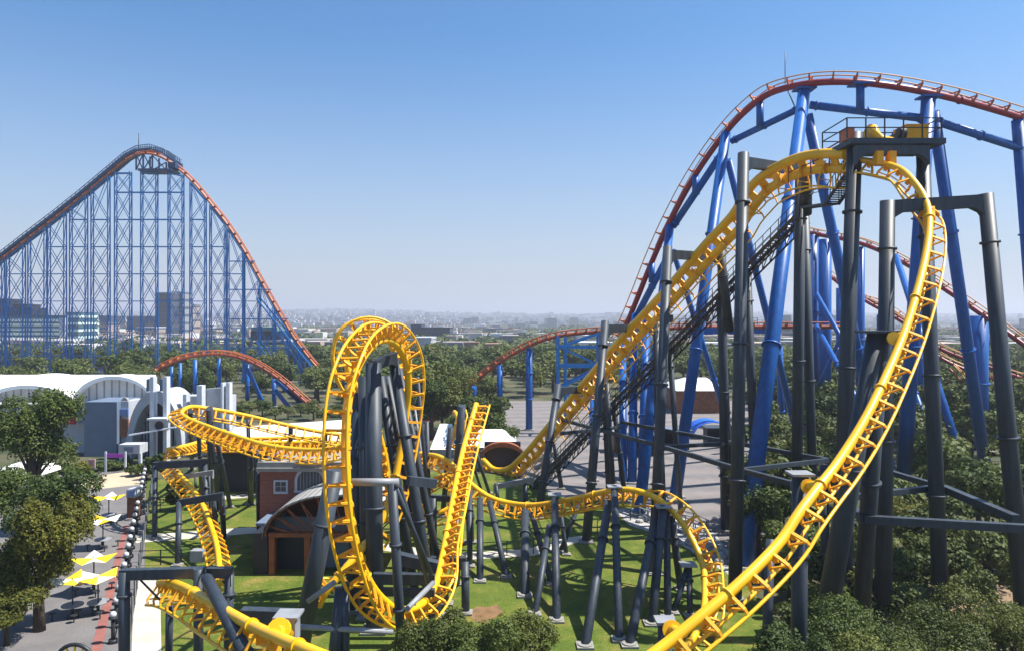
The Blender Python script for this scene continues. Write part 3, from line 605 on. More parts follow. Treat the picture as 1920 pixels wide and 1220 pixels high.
# back bone tubes under the top hill
def tubebeam(a, b_, r, name='backbone'):
    o = MB(); a, b_ = P(*a), P(*b_); o.tube([a, b_], r, 14); t = b_-a
    for f in (.06, .5, .94): o.ring(a.lerp(b_, f), t, r*1.25, .16)
    return o.build(name, blue, Rc)
tubebeam((1372, 265, 84), (1500, 203, 77), .36); tubebeam((1518, 197, 76.5), (1738, 223, 74.5), .4); tubebeam((1750, 226, 74.5), (1925, 282, 77.5), .42); tubebeam((1925, 282, 77.5), (2060, 330, 80), .5)
tubebeam((1262, 425, 90), (1352, 290, 84.5), .42); tubebeam((1190, 600, 95), (1258, 470, 90), .42)
for px, py, py2, Yt in ((1425, 190, 238, 80.3), (1613, 160, 205, 74.3), (1907, 222, 275, 77), (1304, 330, 365, 87), (1222, 494, 530, 92)):
    beam(Rc, P(px, py, Yt), P(px, py2, Yt), .8, blue, name='strut', rnd=True)
for px, py, Yt in ((1508, 172, 76.5), (1741, 187, 74.3), (1613, 163, 74.3)):
    b = MB(); b.box(P(px, py-4, Yt), 2.0, 1.6, .16); b.build('support_plate', blue, Rc)
beam(Rc, P(1472, 96, 77.5), P(1472, 158, 77.5), .08, dark, name='antenna', rnd=True); beam(Rc, P(1475, 165, 77.5), P(1490, 200, 77.5), .12, dark, name='cable', rnd=True)
# mid run columns, blue box truss under its station and girder
for px, ty, by, r in ((889, 725, 800, .5), (937, 684, 805, .55), (992, 652, 806, .6)): bcol(px, ty, 121, px, by, r, r)
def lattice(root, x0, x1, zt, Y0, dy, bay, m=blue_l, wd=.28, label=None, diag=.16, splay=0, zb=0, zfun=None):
    """four leg lattice tower (zfun gives the top height at x)"""
    b = MB(); zf = zfun or (lambda x: zt)
    zs = []; z = zb
    while z < min(zf(x0), zf(x1))-bay*.35: zs.append(z); z += bay
    tops = {0: zf(x0), 1: zf(x1)}
    def pt(i, j, z): 
        k = 1-(z-zb)/max(1, zt-zb); sp = splay*k
        return V(((x0-(sp*.3)) if i == 0 else (x1+(sp*.3)), Y0+(-dy/2-sp if j == 0 else dy/2+sp), z))
    for i in (0, 1):
        for j in (0, 1): b.bar(pt(i, j, zb), pt(i, j, tops[i]), wd)
    for k, z in enumerate(zs+[None]):
        if z is None:
            for j in (0, 1): b.bar(pt(0, j, tops[0]-.5), pt(1, j, tops[1]-.5), wd)
            for i in (0, 1): b.bar(pt(i, 0, tops[i]-.5), pt(i, 1, tops[i]-.5), wd)
            break
        z2 = [zs[k+1]]*2 if k+1 < len(zs) else [tops[0]-.5, tops[1]-.5]
        for j in (0, 1):
            b.bar(pt(0, j, z), pt(1, j, z2[1]), diag); b.bar(pt(1, j, z), pt(0, j, z2[0]), diag)
            if k: b.bar(pt(0, j, z), pt(1, j, z), wd*.8)
        for i in (0, 1):
            b.bar(pt(i, 0, z), pt(i, 1, z2[i]), diag)
            if k: b.bar(pt(i, 0, z), pt(i, 1, z), wd*.8)
    o = b.build('lattice_tower', m, root)
    if label: o['label'] = label
    return o
b = MB()
for y in (115.5, 118.5):
    def q(px, py): v = P(px, py, 117); return V((v.x, y, v.z))
    for a, c, w_ in (((1046, 630), (1046, 790), .36), ((1060, 630), (1060, 790), .25), ((1122, 622), (1122, 790), .3), ((1134, 622), (1134, 790), .36), ((1050, 650), (1132, 650), .4), ((1050, 685), (1132, 685), .5), ((1050, 730), (1132, 730), .4), ((1130, 622), (1050, 650), .32), ((1050, 650), (1125, 685), .32), ((1130, 685), (1050, 725), .36), ((1050, 730), (1132, 785), .32)): b.bar(q(*a), q(*c), w_)
for px, py in ((1046, 650), (1046, 685), (1046, 730), (1134, 650), (1134, 685), (1134, 730)): v = P(px, py, 117); b.bar((v.x, 115.5, v.z), (v.x, 118.5, v.z), .3)
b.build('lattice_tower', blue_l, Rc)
beam(Rc, P(1290, 621, 115), P(1440, 619, 114), 1.0, blue, name='girder')
b = MB(); a0, a1 = P(1230, 612, 116.5), P(1420, 609, 114.5)
for hh in (.6, 1.1): b.bar(a0+V((0, 0, hh)), a1+V((0, 0, hh)), .06)
for i in range(14): p = a0.lerp(a1, i/13); b.bar(p, p+V((0, 0, 1.1)), .08)
for f in (.15, .5, .85): p = a0.lerp(a1, f); b.box(p+V((0, 0, 1.2)), .6, .5, 1.2)
b.build('brake_walkway', dark, Rc)

# ================================================================== LEFT LATTICE LIFT HILL
Lc = empty('roller_coaster', (-110, 213, 0), 'blue lattice roller coaster hill with orange track far at the left', 'roller coaster')
HL = 213
PK = [(-70,536),(0,489),(50,450),(100,412),(150,372),(200,330),(232,303),(255,291),(280,288),(305,296),(330,313),(362,342),(395,382),(425,420),(455,466),(485,520),(510,565),(535,607),(560,645),(590,683),(620,712),(660,735),(700,745)]
PT = [(x, y, HL, 0, 0, 1) for x, y in PK]
track(Lc, 'hill', 'high orange and dark track of the lattice hill', PT, r=.34, h=.8, g=.6, rr=.14, step=1.6, every=2, ties='mesh', ms=mat('faded_orange_paint', (.46, .13, .035), .5, var=.3), mr=orange, mt=redor, flange=60, tw=.25)
def ztrack(x):
    px = 960+x/HL*F
    for (a, ya), (c, yc) in zip(PK, PK[1:]):
        if a <= px <= c: return Z(ya+(yc-ya)*(px-a)/(c-a), HL)-.4
    return 5
tow = [(-48,-18),(-14,6),(15,45),(55,85),(92,122),(133,162),(173,204),(217,245),(266,294),(317,343),(358,385),(395,422),(428,456),(458,485),(488,513),(516,538),(541,561),(564,582)]
for i, (a, c) in enumerate(tow):
    big = 217 <= a <= 320
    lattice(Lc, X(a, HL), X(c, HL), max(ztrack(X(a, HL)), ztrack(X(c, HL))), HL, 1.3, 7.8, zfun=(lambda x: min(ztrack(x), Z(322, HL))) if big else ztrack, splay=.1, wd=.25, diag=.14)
for a, c in ((245, 266), (294, 317)):
    b = MB()
    for k in range(1, 8):
        for y in (HL-.6, HL+.6): b.bar((X(a, HL), y, k*7.8), (X(c, HL), y, k*7.8), .24)
    b.build('tie_beams', blue_l, Lc)['kind'] = 'stuff'
# top frame, lower spread legs, walkway
b = MB()
for px in (262, 275, 292, 318):
    b.bar((X(px, HL), HL-2, Z(322, HL)), (X(px, HL), HL-2, ztrack(X(px, HL))), .35); b.bar((X(px, HL), HL+2, Z(322, HL)), (X(px, HL), HL+2, ztrack(X(px, HL))), .35)
for p0, p1 in ((262, 275), (275, 292), (292, 318), (275, 262), (292, 275), (318, 292)): b.bar((X(p0, HL), HL-2, Z(322, HL)), (X(p1, HL), HL-2, ztrack(X(p1, HL))), .25)
b.bb(X(268, HL), X(330, HL), HL-3, HL+3, Z(324, HL), Z(320, HL)); b.bb(X(322, HL), X(336, HL), HL-2.5, HL+2.5, Z(318, HL), Z(308, HL))
b.build('crest_frame', mat('dark_blue_steel', (.01, .04, .12), .5), Lc)
b = MB(); wk = [P(x, y-9, HL-1.8) for x, y in PK[:11]]; wk2 = [p+V((0, 3.6, 0)) for p in wk]
for pts in (wk, wk2):
    for p, q in zip(pts, pts[1:]):
        b.bar(p, q, 1.3, .45); b.bar(p+V((0, 0, 1.3)), q+V((0, 0, 1.3)), .16); b.bar(p+V((0, 0, .7)), q+V((0, 0, .7)), .12)
        for k in range(6): m_ = p.lerp(q, k/6); b.bar(m_, m_+V((0, 0, 1.3)), .14)
b.build('lift_walkway', mat('walkway_blue', (.035, .08, .17), .5), Lc)
beam(Lc, P(260, 250, HL), P(260, 285, HL), .2, dark, name='antenna', rnd=True)
b = MB()
for (a, ya), (c, yc) in (((485, 560), (612, 717)), ((522, 620), (590, 717)), ((485, 640), (540, 717))):
    for y in (-2, 2): b.bar(P(a, ya, HL)+V((0, y, 0)), P(c, yc, HL)+V((0, y, 0)), .36)
for yl in (490, 543, 598, 652): b.bar(P(430, yl, HL-1), P(478+(yl-490)*.58, yl, HL-1), .3)

b.build('foot_bracing', blue_l, Lc)
# small hill in front
SM = [(225,770,160,0,0,1),(258,728,159,0,0,1),(285,704,158,0,0,1),(310,686,157,0,0,1),(340,673,156,0,0,1),(380,665,155,0,0,1),(425,665,154,0,0,1),(470,678,153,0,0,1),(520,708,152,0,0,1),(560,742,151,0,0,1),(605,780,150,0,0,1),(660,815,150,0,0,1)]
track(Lc, 'camel', 'low orange camel back in front of the lattice', SM, r=.32, h=.75, g=.6, rr=.12, step=1.0, every=2, ties='mesh', ms=redor, mr=orange, mt=orange, flange=40)
def ysm(px):
    for a, c in zip(SM, SM[1:]):
        if a[0] <= px <= c[0]: return a[1]+(c[1]-a[1])*(px-a[0])/(c[0]-a[0])
for px in (322, 338, 366, 411, 464, 514, 560):
    gcol(Lc, px, ysm(px)+6, 154, px, 154, .55 if px > 350 else .4, m=blue, fl=(.5,), n=12)
b = MB()
for p0, p1 in (((516, 712), (600, 786)), ((464, 690), (500, 770)), ((516, 730), (560, 786)), ((540, 730), (600, 786)), ((560, 752), (545, 786))): b.bar(P(*p0, 153), P(*p1, 153), .7)
b.build('foot_bracing', blue, Lc)
# ================================================================== BUILDINGS IN THE PARK
def part(m, name, mats, root, label=None):
    o = m.build(name, mats, root)
    if label: o['label'] = label
    return o
def arch_pts(cx, w_, zs, zt, n=20, a0=0, a1=math.pi):
    return [(cx+math.cos(a1+(a0-a1)*i/n)*w_, zs+math.sin(a1+(a0-a1)*i/n)*(zt-zs)) for i in range(n+1)]
def vault(cx, w_, zs, zt, y0, y1, th=.25, n=24, segs=None):
    b = MB(); pts = arch_pts(cx, w_, zs, zt, n)
    for (xa, za), (xb, zb) in zip(pts, pts[1:]):
        b.add([(xa, y0, za), (xb, y0, zb), (xb, y1, zb), (xa, y1, za), (xa, y0, za-th), (xb, y0, zb-th), (xb, y1, zb-th), (xa, y1, za-th)],
              [(0, 1, 2, 3), (7, 6, 5, 4), (0, 4, 5, 1), (3, 2, 6, 7)], 0, False)
    return b
def gable(cx, w_, zs, zt, y, th, zb):
    b = MB(); pts = arch_pts(cx, w_, zs, zt, 28); b.poly([(cx-w_, y, zb)]+[(x, y, z) for x, z in pts]+[(cx+w_, y, zb)], th, (0, 1, 0)); return b
# exhibition hall
Hh = empty('exhibition_hall', (X(120, 105), 105, 0), 'large white barrel roofed hall with ribbed arched gables at the left', 'hall')
yG = 108
b = MB(); prof = [(X(-260, yG), Z(700, 116)), (X(262, yG), Z(700, 116)), (X(262, yG), Z(745, yG)), (X(-260, yG), Z(745, yG))]
c2, w2 = X(222, yG), (X(296, yG)-X(148, yG))/2; c1, w1 = X(62, yG), (X(140, yG)-X(-16, yG))/2
b = MB(); yR = 138
# long ridge running across behind, the two cross vaults run forward from it
zr = Z(702, yR); b.add([(X(-400, yR), yR, zr), (X(296, yR)+0, yR, zr), (X(296, yR), yR+10, 3), (X(-400, yR), yR+10, 3)], [(0, 1, 2, 3)])
xa, xb = X(-330, 110), X(150, 110)
b.add([(xa, 110, Z(748, 110)), (X(292, 112), 112, Z(748, 110)), (X(292, yR), yR, zr), (xa, yR, zr)], [(0, 1, 2, 3)])
part(b, 'roof', white, Hh, 'long white main roof')
for c_, w_, zt in ((c2, w2, Z(703, yG)), (c1, w1, Z(720, yG))):
    part(vault(c_, w_, Z(752, yG), zt, yG-1.5, yG+2.5, .5), 'roof', white, Hh)
    part(gable(c_, w_*.97, Z(752, yG), zt-.45, yG, .3, Z(765, yG)), 'gable', ribbed, Hh)
part(vault(X(-110, yG), w1, Z(752, yG), Z(724, yG), yG-1.5, yR-3, .5), 'roof', white, Hh)
b = MB(); b.bb(X(-300, 104), X(338, 104), 104, 112, 0, Z(757, 104)); part(b, 'wall', offw, Hh)
b = MB(); b.poly([(X(95, 101), 101, 0), (X(160, 101), 101, 0), (X(160, 101), 101, Z(790, 101)), (X(135, 101), 101, Z(788, 101)), (X(120, 101), 101, Z(800, 101))], 2.5, (0, 1, 0)); part(b, 'buttress', offw, Hh)
b = MB(); b.bb(X(158, 98), X(219, 98), 98, 104, 0, Z(753, 98)); part(b, 'corner_block', hgrey, Hh, 'tall blue grey block')
b = MB(); b.bb(X(122, 100), X(138, 100), 100.2, 100.6, Z(795, 100), Z(768, 100)); part(b, 'wall_panel', redp, Hh, 'red wall panel')
b = MB(); b.bb(X(142, 100), X(158, 100), 100.2, 100.6, Z(793, 100), Z(767, 100)); part(b, 'wall_panel', bluep, Hh, 'pale blue wall panel')
b = MB(); b.bb(X(103, 102), X(113, 102), 101.7, 103, Z(768, 102), Z(748, 102)); b.bb(X(114, 102), X(124, 102), 101.7, 103, Z(768, 102), Z(744, 102)); part(b, 'roof_box', hgrey, Hh)
b = MB(); b.bb(X(222, 99), X(241, 99), 99, 103, 0, Z(752, 99)); part(b, 'wall', offw, Hh)
for z0, z1, m_ in ((778, 766, bluep), (818, 785, brownp)):
    b = MB(); b.bb(X(224, 98.7), X(240, 98.7), 98.7, 98.98, Z(z0, 98.7), Z(z1, 98.7)); part(b, 'wall_panel', m_, Hh)
b = MB(); b.poly([(x, 99.2, z) for x, z in arch_pts(X(232, 99), .62, Z(764, 99), Z(745, 99), 12)], .5, (0, 1, 0)); part(b, 'niche_head', conc, Hh)
# entrance arch
cE, wE = X(293, 97), (X(345, 97)-X(241, 97))/2
zt = Z(732, 97); b = MB()
outer = arch_pts(cE, wE, 1.2, zt, 26); inner = arch_pts(cE, wE*.83, 0, zt-1.45, 26)
for i in range(26):
    (a0, b0), (a1, b1), (c0, d0), (c1_, d1) = outer[i], outer[i+1], inner[i], inner[i+1]
    b.add([(a0, 96.4, b0), (a1, 96.4, b1), (c1_, 96.4, d1), (c0, 96.4, d0), (a0, 103, b0), (a1, 103, b1), (c1_, 103, d1), (c0, 103, d0)], [(0, 3, 2, 1), (0, 1, 5, 4), (3, 7, 6, 2)])
part(b, 'entrance_arch', offw, Hh, 'wide white entrance arch')
part(gable(cE, wE*.84, 0, zt-1.4, 99, .2, 0), 'glazing', mat('dark_matt_glazing', (.025, .03, .045), .5, spec=.3), Hh)
for k in range(15):
    x = cE+wE*.8*(k/14*2-1); hz = math.sqrt(max(0, 1-((x-cE)/(wE*.83))**2))*(zt-1.5)
    if abs(x-cE) > .9 and hz > 1: b = MB(); b.bb(x-.09, x+.09, 98.7, 98.95, 0, hz); part(b, 'mullion', offw, Hh)
for px in (284, 309):
    b = MB(); b.bb(X(px-3.5, 94), X(px+3.5, 94), 94, 95, 0, Z(706, 94)); part(b, 'pylon', pylon, Hh)
    b = MB(); b.bb(X(px-10, 96), X(px-4, 96), 96, 97, Z(733, 96), Z(710, 96)); part(b, 'banner_block', hgrey, Hh)
b = MB(); b.bb(X(280, 93.5), X(316, 93.5), 93.4, 93.98, Z(806, 93.5), Z(786, 93.5)); sg = part(b, 'sign_box', offw, Hh)
b = MB(); b.ring((X(298, 93.3), 93.3, Z(797, 93.3)), (0, 1, 0), .52, .1, 20); part(b, 'round_emblem', navy, sg)
b = MB(); b.bar(P(242, 815, 92), P(330, 800, 93), .5, .16); b.bb(X(279, 93), X(317, 93), 92.4, 94.8, Z(786, 93), Z(783, 93)); part(b, 'canopy', pylon, Hh)
b = MB(); b.bb(X(345, 100), X(430, 100), 100, 102.5, 0, Z(742, 100)); part(b, 'wall', offw, Hh)
b = MB(); b.poly([(X(384, 99), 99, 0), (X(418, 99), 99, 0), (X(418, 99), 99, Z(726, 99)), (X(384, 99), 99, Z(729, 99))], .8, (0, 1, 0)); part(b, 'wall', offw, Hh)
for x0, x1, yt in ((371, 385, 722), (416, 424, 717), (345, 356, 738)):
    b = MB(); b.bb(X(x0, 98), X(x1, 98)-.3, 97.6, 98.8, 0, Z(yt, 98)); part(b, 'pylon', pylon, Hh)
b = MB(); b.bb(X(425, 98.2), X(432, 98.2), 97.9, 98.9, 0, Z(717, 98)); part(b, 'pylon', pylon, Hh)

# brick building with arched porch
Bb = empty('brick_building', (X(560, 60), 60, 0), 'red brick building with arched window and curved metal porch roof', 'building')
yB = 57.5; zt = Z(882, yB)
b = MB(); b.bb(X(487, yB), X(668, yB), yB, yB+7, 0, zt); part(b, 'brick_wall', brick, Bb)
b = MB(); b.bb(X(483, yB), X(672, yB), yB-.35, yB+7.3, zt, zt+.28); b.bb(X(485, yB), X(670, yB), yB-.15, yB+.3, zt+.28, zt+.7); b.bb(X(485, yB), X(485, yB)+.3, yB, yB+7, zt+.28, zt+.7); part(b, 'cornice', conc, Bb)
b = MB(); b.bb(X(487, yB)+.3, X(668, yB), yB+.4, yB+7, zt+.281, zt+.34); b.bb(X(515, 60), X(530, 60), 60, 61.5, zt+.34, zt+.9); part(b, 'flat_roof', conc, Bb)
def frame_win(x0, x1, z0, z1, y, root, fr=.14, m=offw):
    b = MB(); b.bb(x0-fr, x1+fr, y-.12, y-.003, z0-fr*1.3, z0); b.bb(x0-fr, x1+fr, y-.12, y-.003, z1, z1+fr); b.bb(x0-fr, x0, y-.12, y-.003, z0, z1); b.bb(x1, x1+fr, y-.12, y-.003, z0, z1)
    o = part(b, 'window', m, root); b = MB(); b.bb(x0, x1, y-.05, y-.004, z0, z1); part(b, 'pane', glass, o)
    b = MB(); b.bb((x0+x1)/2-.03, (x0+x1)/2+.03, y-.08, y-.052, z0, z1); b.bb(x0, (x0+x1)/2-.031, y-.08, y-.052, (z0+z1)/2-.03, (z0+z1)/2+.03); b.bb((x0+x1)/2+.031, x1, y-.08, y-.052, (z0+z1)/2-.03, (z0+z1)/2+.03); part(b, 'glazing_bars', grey_l, o); return o
frame_win(X(517, yB), X(537, yB), Z(920, yB), Z(902, yB), yB, Bb)
cW, wW = X(582, yB), X(606, yB)-X(582, yB)
b = MB(); o_ = arch_pts(cW, wW+.2, Z(900, yB), Z(878, yB)+.2, 16); i_ = arch_pts(cW, wW, Z(900, yB), Z(879, yB), 16); z0 = Z(918, yB)
o_ = [(cW-wW-.2, z0)]+o_+[(cW+wW+.2, z0)]; i_ = [(cW-wW, z0)]+i_+[(cW+wW, z0)]
for k in range(len(o_)-1):
    b.add([(o_[k][0], yB-.12, o_[k][1]), (o_[k+1][0], yB-.12, o_[k+1][1]), (i_[k+1][0], yB-.12, i_[k+1][1]), (i_[k][0], yB-.12, i_[k][1]), (o_[k][0], yB-.003, o_[k][1]), (o_[k+1][0], yB-.003, o_[k+1][1]), (i_[k+1][0], yB-.003, i_[k+1][1]), (i_[k][0], yB-.003, i_[k][1])], [(0, 3, 2, 1), (0, 1, 5, 4), (3, 7, 6, 2)])
b.bb(cW-wW-.25, cW+wW+.25, yB-.14, yB-.003, z0-.16, z0-.001)
aw = part(b, 'arched_window', offw, Bb)
b = MB(); b.poly([(x, yB-.05, z) for x, z in i_], .045, (0, 1, 0)); part(b, 'pane', glass, aw)
b = MB()
for k in range(1, 8): x = cW+wW*(k/4-1); zz = Z(900, yB)+math.sqrt(max(0, 1-((x-cW)/wW)**2))*(Z(879, yB)-Z(900, yB)); b.bb(x-.025, x+.025, yB-.08, yB-.052, z0, zz)
part(b, 'glazing_bars', grey_l, aw)
cP, wP, zsP, ztP = X(630, 53), X(630, 53)-X(497, 53), 2.7, Z(922, 53)
pr = vault(cP, wP, zsP, ztP, 52.3, yB, .12, 30); pr = part(pr, 'porch_roof', corr, Bb, 'curved corrugated porch roof')
b = MB(); b.bb(X(488, 55.5), X(520, 55.5), 54.5, yB, 2.9, 3.1); part(b, 'side_roof', hgrey, Bb)
b = MB(); apt = arch_pts(cP, wP*.97, zsP, ztP-.15, 24)
for p, q in zip(apt, apt[1:]): b.bar((p[0], 52.6, p[1]), (q[0], 52.6, q[1]), .14)
for i in range(2, 22, 2): b.bar((apt[i][0], 52.6, apt[i][1]), (cP+(i-12)/12*wP*.7, 52.6, zsP+.1), .08); b.bar((apt[i][0], 52.6, apt[i][1]), (cP+(i-10)/12*wP*.7, 52.6, zsP+.1), .08)
part(b, 'porch_truss', rust, Bb)
for px in (511, 577, 660): b = MB(); b.bb(X(px, 52.6)-.2, X(px, 52.6)+.2, 52.4, 52.9, 0, zsP); part(b, 'porch_post', rust, Bb)
b = MB(); b.bb(X(506, 52.6), X(700, 52.6), 52.3, 52.95, zsP, zsP+.28); part(b, 'porch_beam', rust, Bb)
b = MB(); b.bb(X(515, 54), X(660, 54), 54, 54.3, 0, zsP+1); part(b, 'porch_wall', hgrey, Bb)
b = MB(); cT = X(545, 53.6); b.poly([(cT-1.35, 53.7, 0)]+[(x, 53.7, z) for x, z in arch_pts(cT, 1.35, 1.3, 2.6, 14)]+[(cT+1.35, 53.7, 0)], .29, (0, 1, 0)); part(b, 'tunnel_mouth', navy, Bb, 'arched tunnel mouth with its inner shade painted dark')  # solid slab, the tunnel's inner darkness is put into its colour
b = MB(); b.bb(X(478, 53), X(505, 53), 52.6, yB, 0, 2.9); part(b, 'shade_toned_side_wall', navy, Bb)  # wall in shadow, its shade is painted in with the navy

# station
Sb = empty('station_building', (X(500, 84), 84, 0), 'dark navy station building under the yellow brake run', 'building')
b = MB(); b.bb(X(398, 76), X(655, 76), 78, 92, 0, Z(846, 78)); part(b, 'wall', navy, Sb)
b = MB(); b.add([(X(425, 80), 80, Z(826, 80)), (X(655, 80), 80, Z(826, 80)), (X(650, 100), 100, Z(786, 100)), (X(440, 100), 100, Z(800, 100)), (X(425, 80), 80, Z(828, 80)), (X(655, 80), 80, Z(828, 80)), (X(650, 100), 100, Z(790, 100)), (X(440, 100), 100, Z(804, 100))], [(0, 1, 2, 3), (7, 6, 5, 4), (0, 4, 5, 1), (1, 5, 6, 2), (2, 6, 7, 3), (3, 7, 4, 0)]); part(b, 'roof', white, Sb, 'sloping white station roof')
for px in (430, 500, 570, 640): b = MB(); b.bb(X(px, 80.5)-.12, X(px, 80.5)+.12, 80.4, 80.7, Z(846, 78), Z(830, 80.5)); part(b, 'roof_post', grey_l, Sb)
b = MB(); b.bb(X(398, 77), X(655, 77), 77, 77.99, Z(849, 77), Z(846, 77)); part(b, 'walkway', brownp, Sb)
b = MB()
for k in range(24): x = X(400, 77)+(X(655, 77)-X(400, 77))*k/23; b.bar((x, 77.1, Z(846, 77)), (x, 77.1, Z(846, 77)+1.05), .05)
for hh in (.55, 1.05): b.bar((X(400, 77), 77.1, Z(846, 77)+hh), (X(655, 77), 77.1, Z(846, 77)+hh), .045)
part(b, 'guard_rail', dark, Sb)

# lift entrance shed
Ls = empty('lift_shed', (X(940, 90), 90, 0), 'low shed with rusty brown arched roof at the foot of the lift', 'shed')
part(vault(X(942, 89), X(983, 89)-X(942, 89), 1.6, Z(829, 89), 89, 90.1, .55, 20), 'roof', rust, Ls)
b = MB(); b.bb(X(908, 90.2), X(976, 90.2), 90.2, 90.8, 0, 3.2); part(b, 'wall', navy, Ls)  # stands for the dark inside of the arch, shade painted as navy
for px in (903, 981): b = MB(); b.bb(X(px, 89.4)-.15, X(px, 89.4)+.15, 89.2, 89.6, 0, 2.2); part(b, 'post', grey, Ls)
def pavilion(x0, x1, yt, yb, Y, dep, label, wallm=offw):
    t = empty('pavilion', (X((x0+x1)/2, Y), Y+dep/2, 0), label, 'pavilion')
    zt, zb = Z(yt, Y), Z(yb, Y); xa, xb = X(x0, Y), X(x1, Y); xm = (xa+xb)/2
    b = MB(); b.bb(xa+.3, xb-.3, Y+.4, Y+dep-.4, 0, zb); part(b, 'wall', wallm, t)
    b = MB(); b.add([(xa, Y, zb), (xb, Y, zb), (xb, Y+dep, zb), (xa, Y+dep, zb), (xa+(xb-xa)*.28, Y+dep*.4, zt), (xb-(xb-xa)*.28, Y+dep*.4, zt)], [(0, 1, 5, 4), (1, 2, 5), (2, 3, 4, 5), (3, 0, 4), (3, 2, 1, 0)]); part(b, 'roof', white, t)
    return t
pavilion(872, 968, 812, 838, 91, 9, 'white hipped pavilion roof behind the rusty arched shed')
pavilion(806, 858, 800, 842, 97, 8, 'small white roofed pavilion left of the yellow diagonal')
pavilion(1268, 1368, 712, 732, 143, 16, 'white roofed pavilion with brown shaded front behind the blue columns', brownp)
t = empty('tent', (X(1338, 112), 114, 0), 'bright blue canopy tent behind the dark column', 'tent')
b = vault(X(1338, 112), 3.0, Z(818, 112), Z(791, 112), 112, 117, .08, 16); part(b, 'canopy', tent, t)
for dx in (-2.8, 2.8):
    for y in (112.2, 116.8): b = MB(); b.bb(X(1338, 112)+dx-.06, X(1338, 112)+dx+.06, y-.06, y+.06, 0, Z(818, 112)+.05); part(b, 'pole', grey_l, t)
def kiosk(px, Y, w_, h_, label, m1, m2):
    t = empty('kiosk', (X(px, Y), Y, 0), label, 'kiosk'); x = X(px, Y)
    b = MB(); b.bb(x-w_/2, x+w_/2, Y, Y+2.4, 0, 1.0); b.bb(x-w_/2, x+w_/2, Y+2.1, Y+2.4, 1.0, h_); b.bb(x-w_/2, x-w_/2+.15, Y, Y+2.1, 1.0, h_); b.bb(x+w_/2-.15, x+w_/2, Y, Y+2.1, 1.0, h_); part(b, 'counter', m1, t)
    b = MB(); b.bb(x-w_/2-.3, x+w_/2+.3, Y-.6, Y+2.6, h_, h_+.2); part(b, 'roof', m2, t); return t
kiosk(1205, 98, 3.6, 2.6, 'dark kiosk behind the thin blue column at the plaza', navy, grey)
kiosk(1172, 101, 3, 2.5, 'brown kiosk beside the foot of the stairway', brownp, grey_l)
kiosk(1262, 103, 4.5, 2.6, 'wide dark kiosk between two blue columns', navy, hgrey)
kiosk(1350, 106, 3.6, 2.5, 'dark kiosk in front of the blue tent', navy, grey)
kiosk(1455, 84, 3, 2.3, 'tan kiosk under the trees by the plaza edge', tan, brownp)

# ================================================================== PLAZA FURNITURE, LEFT
def umbrella(px, pyt, Y, label, flip=0, rot=0):
    x = X(px, Y); zt = Z(pyt, Y); zt = max(2.3, min(3.2, zt))
    t = empty('umbrella', (x, Y, 0), label, 'umbrella', 'star shaped umbrellas on the left plaza', rot)
    b = MB(); b.tube([(x, Y, 0), (x, Y, zt+.05)], .045, 8); b.ring((x, Y, .06), (0, 0, 1), .35, .12); part(b, 'pole', grey, t)
    b = MB(); vs = [V((x, Y, zt))]
    for k in range(8):
        an = k*math.pi/4+rot; rr = 1.4 if k % 2 == 0 else .95; vs.append(V((x+math.cos(an)*rr, Y+math.sin(an)*rr, zt+(.16 if k % 2 == 0 else -.2))))
    b.add(vs, [(0, k+1, (k+1) % 8+1) for k in range(8)]); b.mi = [((k+1)//2+flip) % 2 for k in range(8)]
    b.add([v-V((0, 0, .02)) for v in vs], [(0, (k+1) % 8+1, k+1) for k in range(8)]); b.mi = b.mi[:8]+[((k+1)//2+flip) % 2 for k in range(8)]
    part(b, 'canopy', [umy, umw], t)
    # table and benches
    tb = empty('picnic_table', (x, Y-.2, 0), 'round table under the '+label, 'table', None)
    b = MB(); b.ring((x, Y, .74), (0, 0, 1), .62, .05, 20); part(b, 'tabletop', grey_l, tb)
    b = MB(); b.tube([(x, Y, 0.13), (x, Y, .72)], .09, 10); part(b, 'pedestal', dark, tb)
    for k in range(4):
        an = k*math.pi/2+.6; b = MB(); b.ring((x+math.cos(an)*1.05, Y+math.sin(an)*1.05, .45), (0, 0, 1), .2, .05, 12); b.tube([(x+math.cos(an)*1.05, Y+math.sin(an)*1.05, 0), (x+math.cos(an)*1.05, Y+math.sin(an)*1.05, .43)], .04, 6); part(b, 'stool', dark, tb)
umbrella(204, 948, 66, 'yellow and white star umbrella farthest back on the plaza', 0, .3)
umbrella(193, 990, 58.5, 'white and yellow star umbrella second from the back', 1, .9)
umbrella(176, 1092, 49, 'yellow and white star umbrella over the dark table shade', 0, .5)
umbrella(184, 1118, 45.5, 'yellow star umbrella beside the yellowish tree', 0, 1.2)
umbrella(136, 1125, 45, 'yellow star umbrella tucked under the tree leaves', 1, .2)
t = empty('information_booth', (X(246, 67.5), 67.5, 0), 'narrow brown booth with blue sign board beside the lamp fence', 'booth')
b = MB(); b.bb(X(238, 67.5), X(255, 67.5), 67.5, 68.4, 0, Z(932, 67.5)); part(b, 'body', brownp, t)
b = MB(); b.bb(X(237, 67.4), X(254, 67.4), 67.35, 68.5, Z(932, 67.4)+.01, Z(917, 67.4)); sgn = part(b, 'sign_board', offw, t)
b = MB(); b.bb(X(239, 67.3), X(252, 67.3), 67.28, 67.34, Z(930, 67.3), Z(919, 67.3)); part(b, 'sign_face', bluep, sgn)
t = empty('sign_board', (X(171, 88), 88, 0), 'pale pink notice board in the planting before the hall', 'sign')
b = MB(); b.bb(X(165, 88), X(178, 88), 88, 88.12, Z(878, 88), Z(860, 88)); part(b, 'board', mat('pink_board', (.6, .4, .36), .6), t)
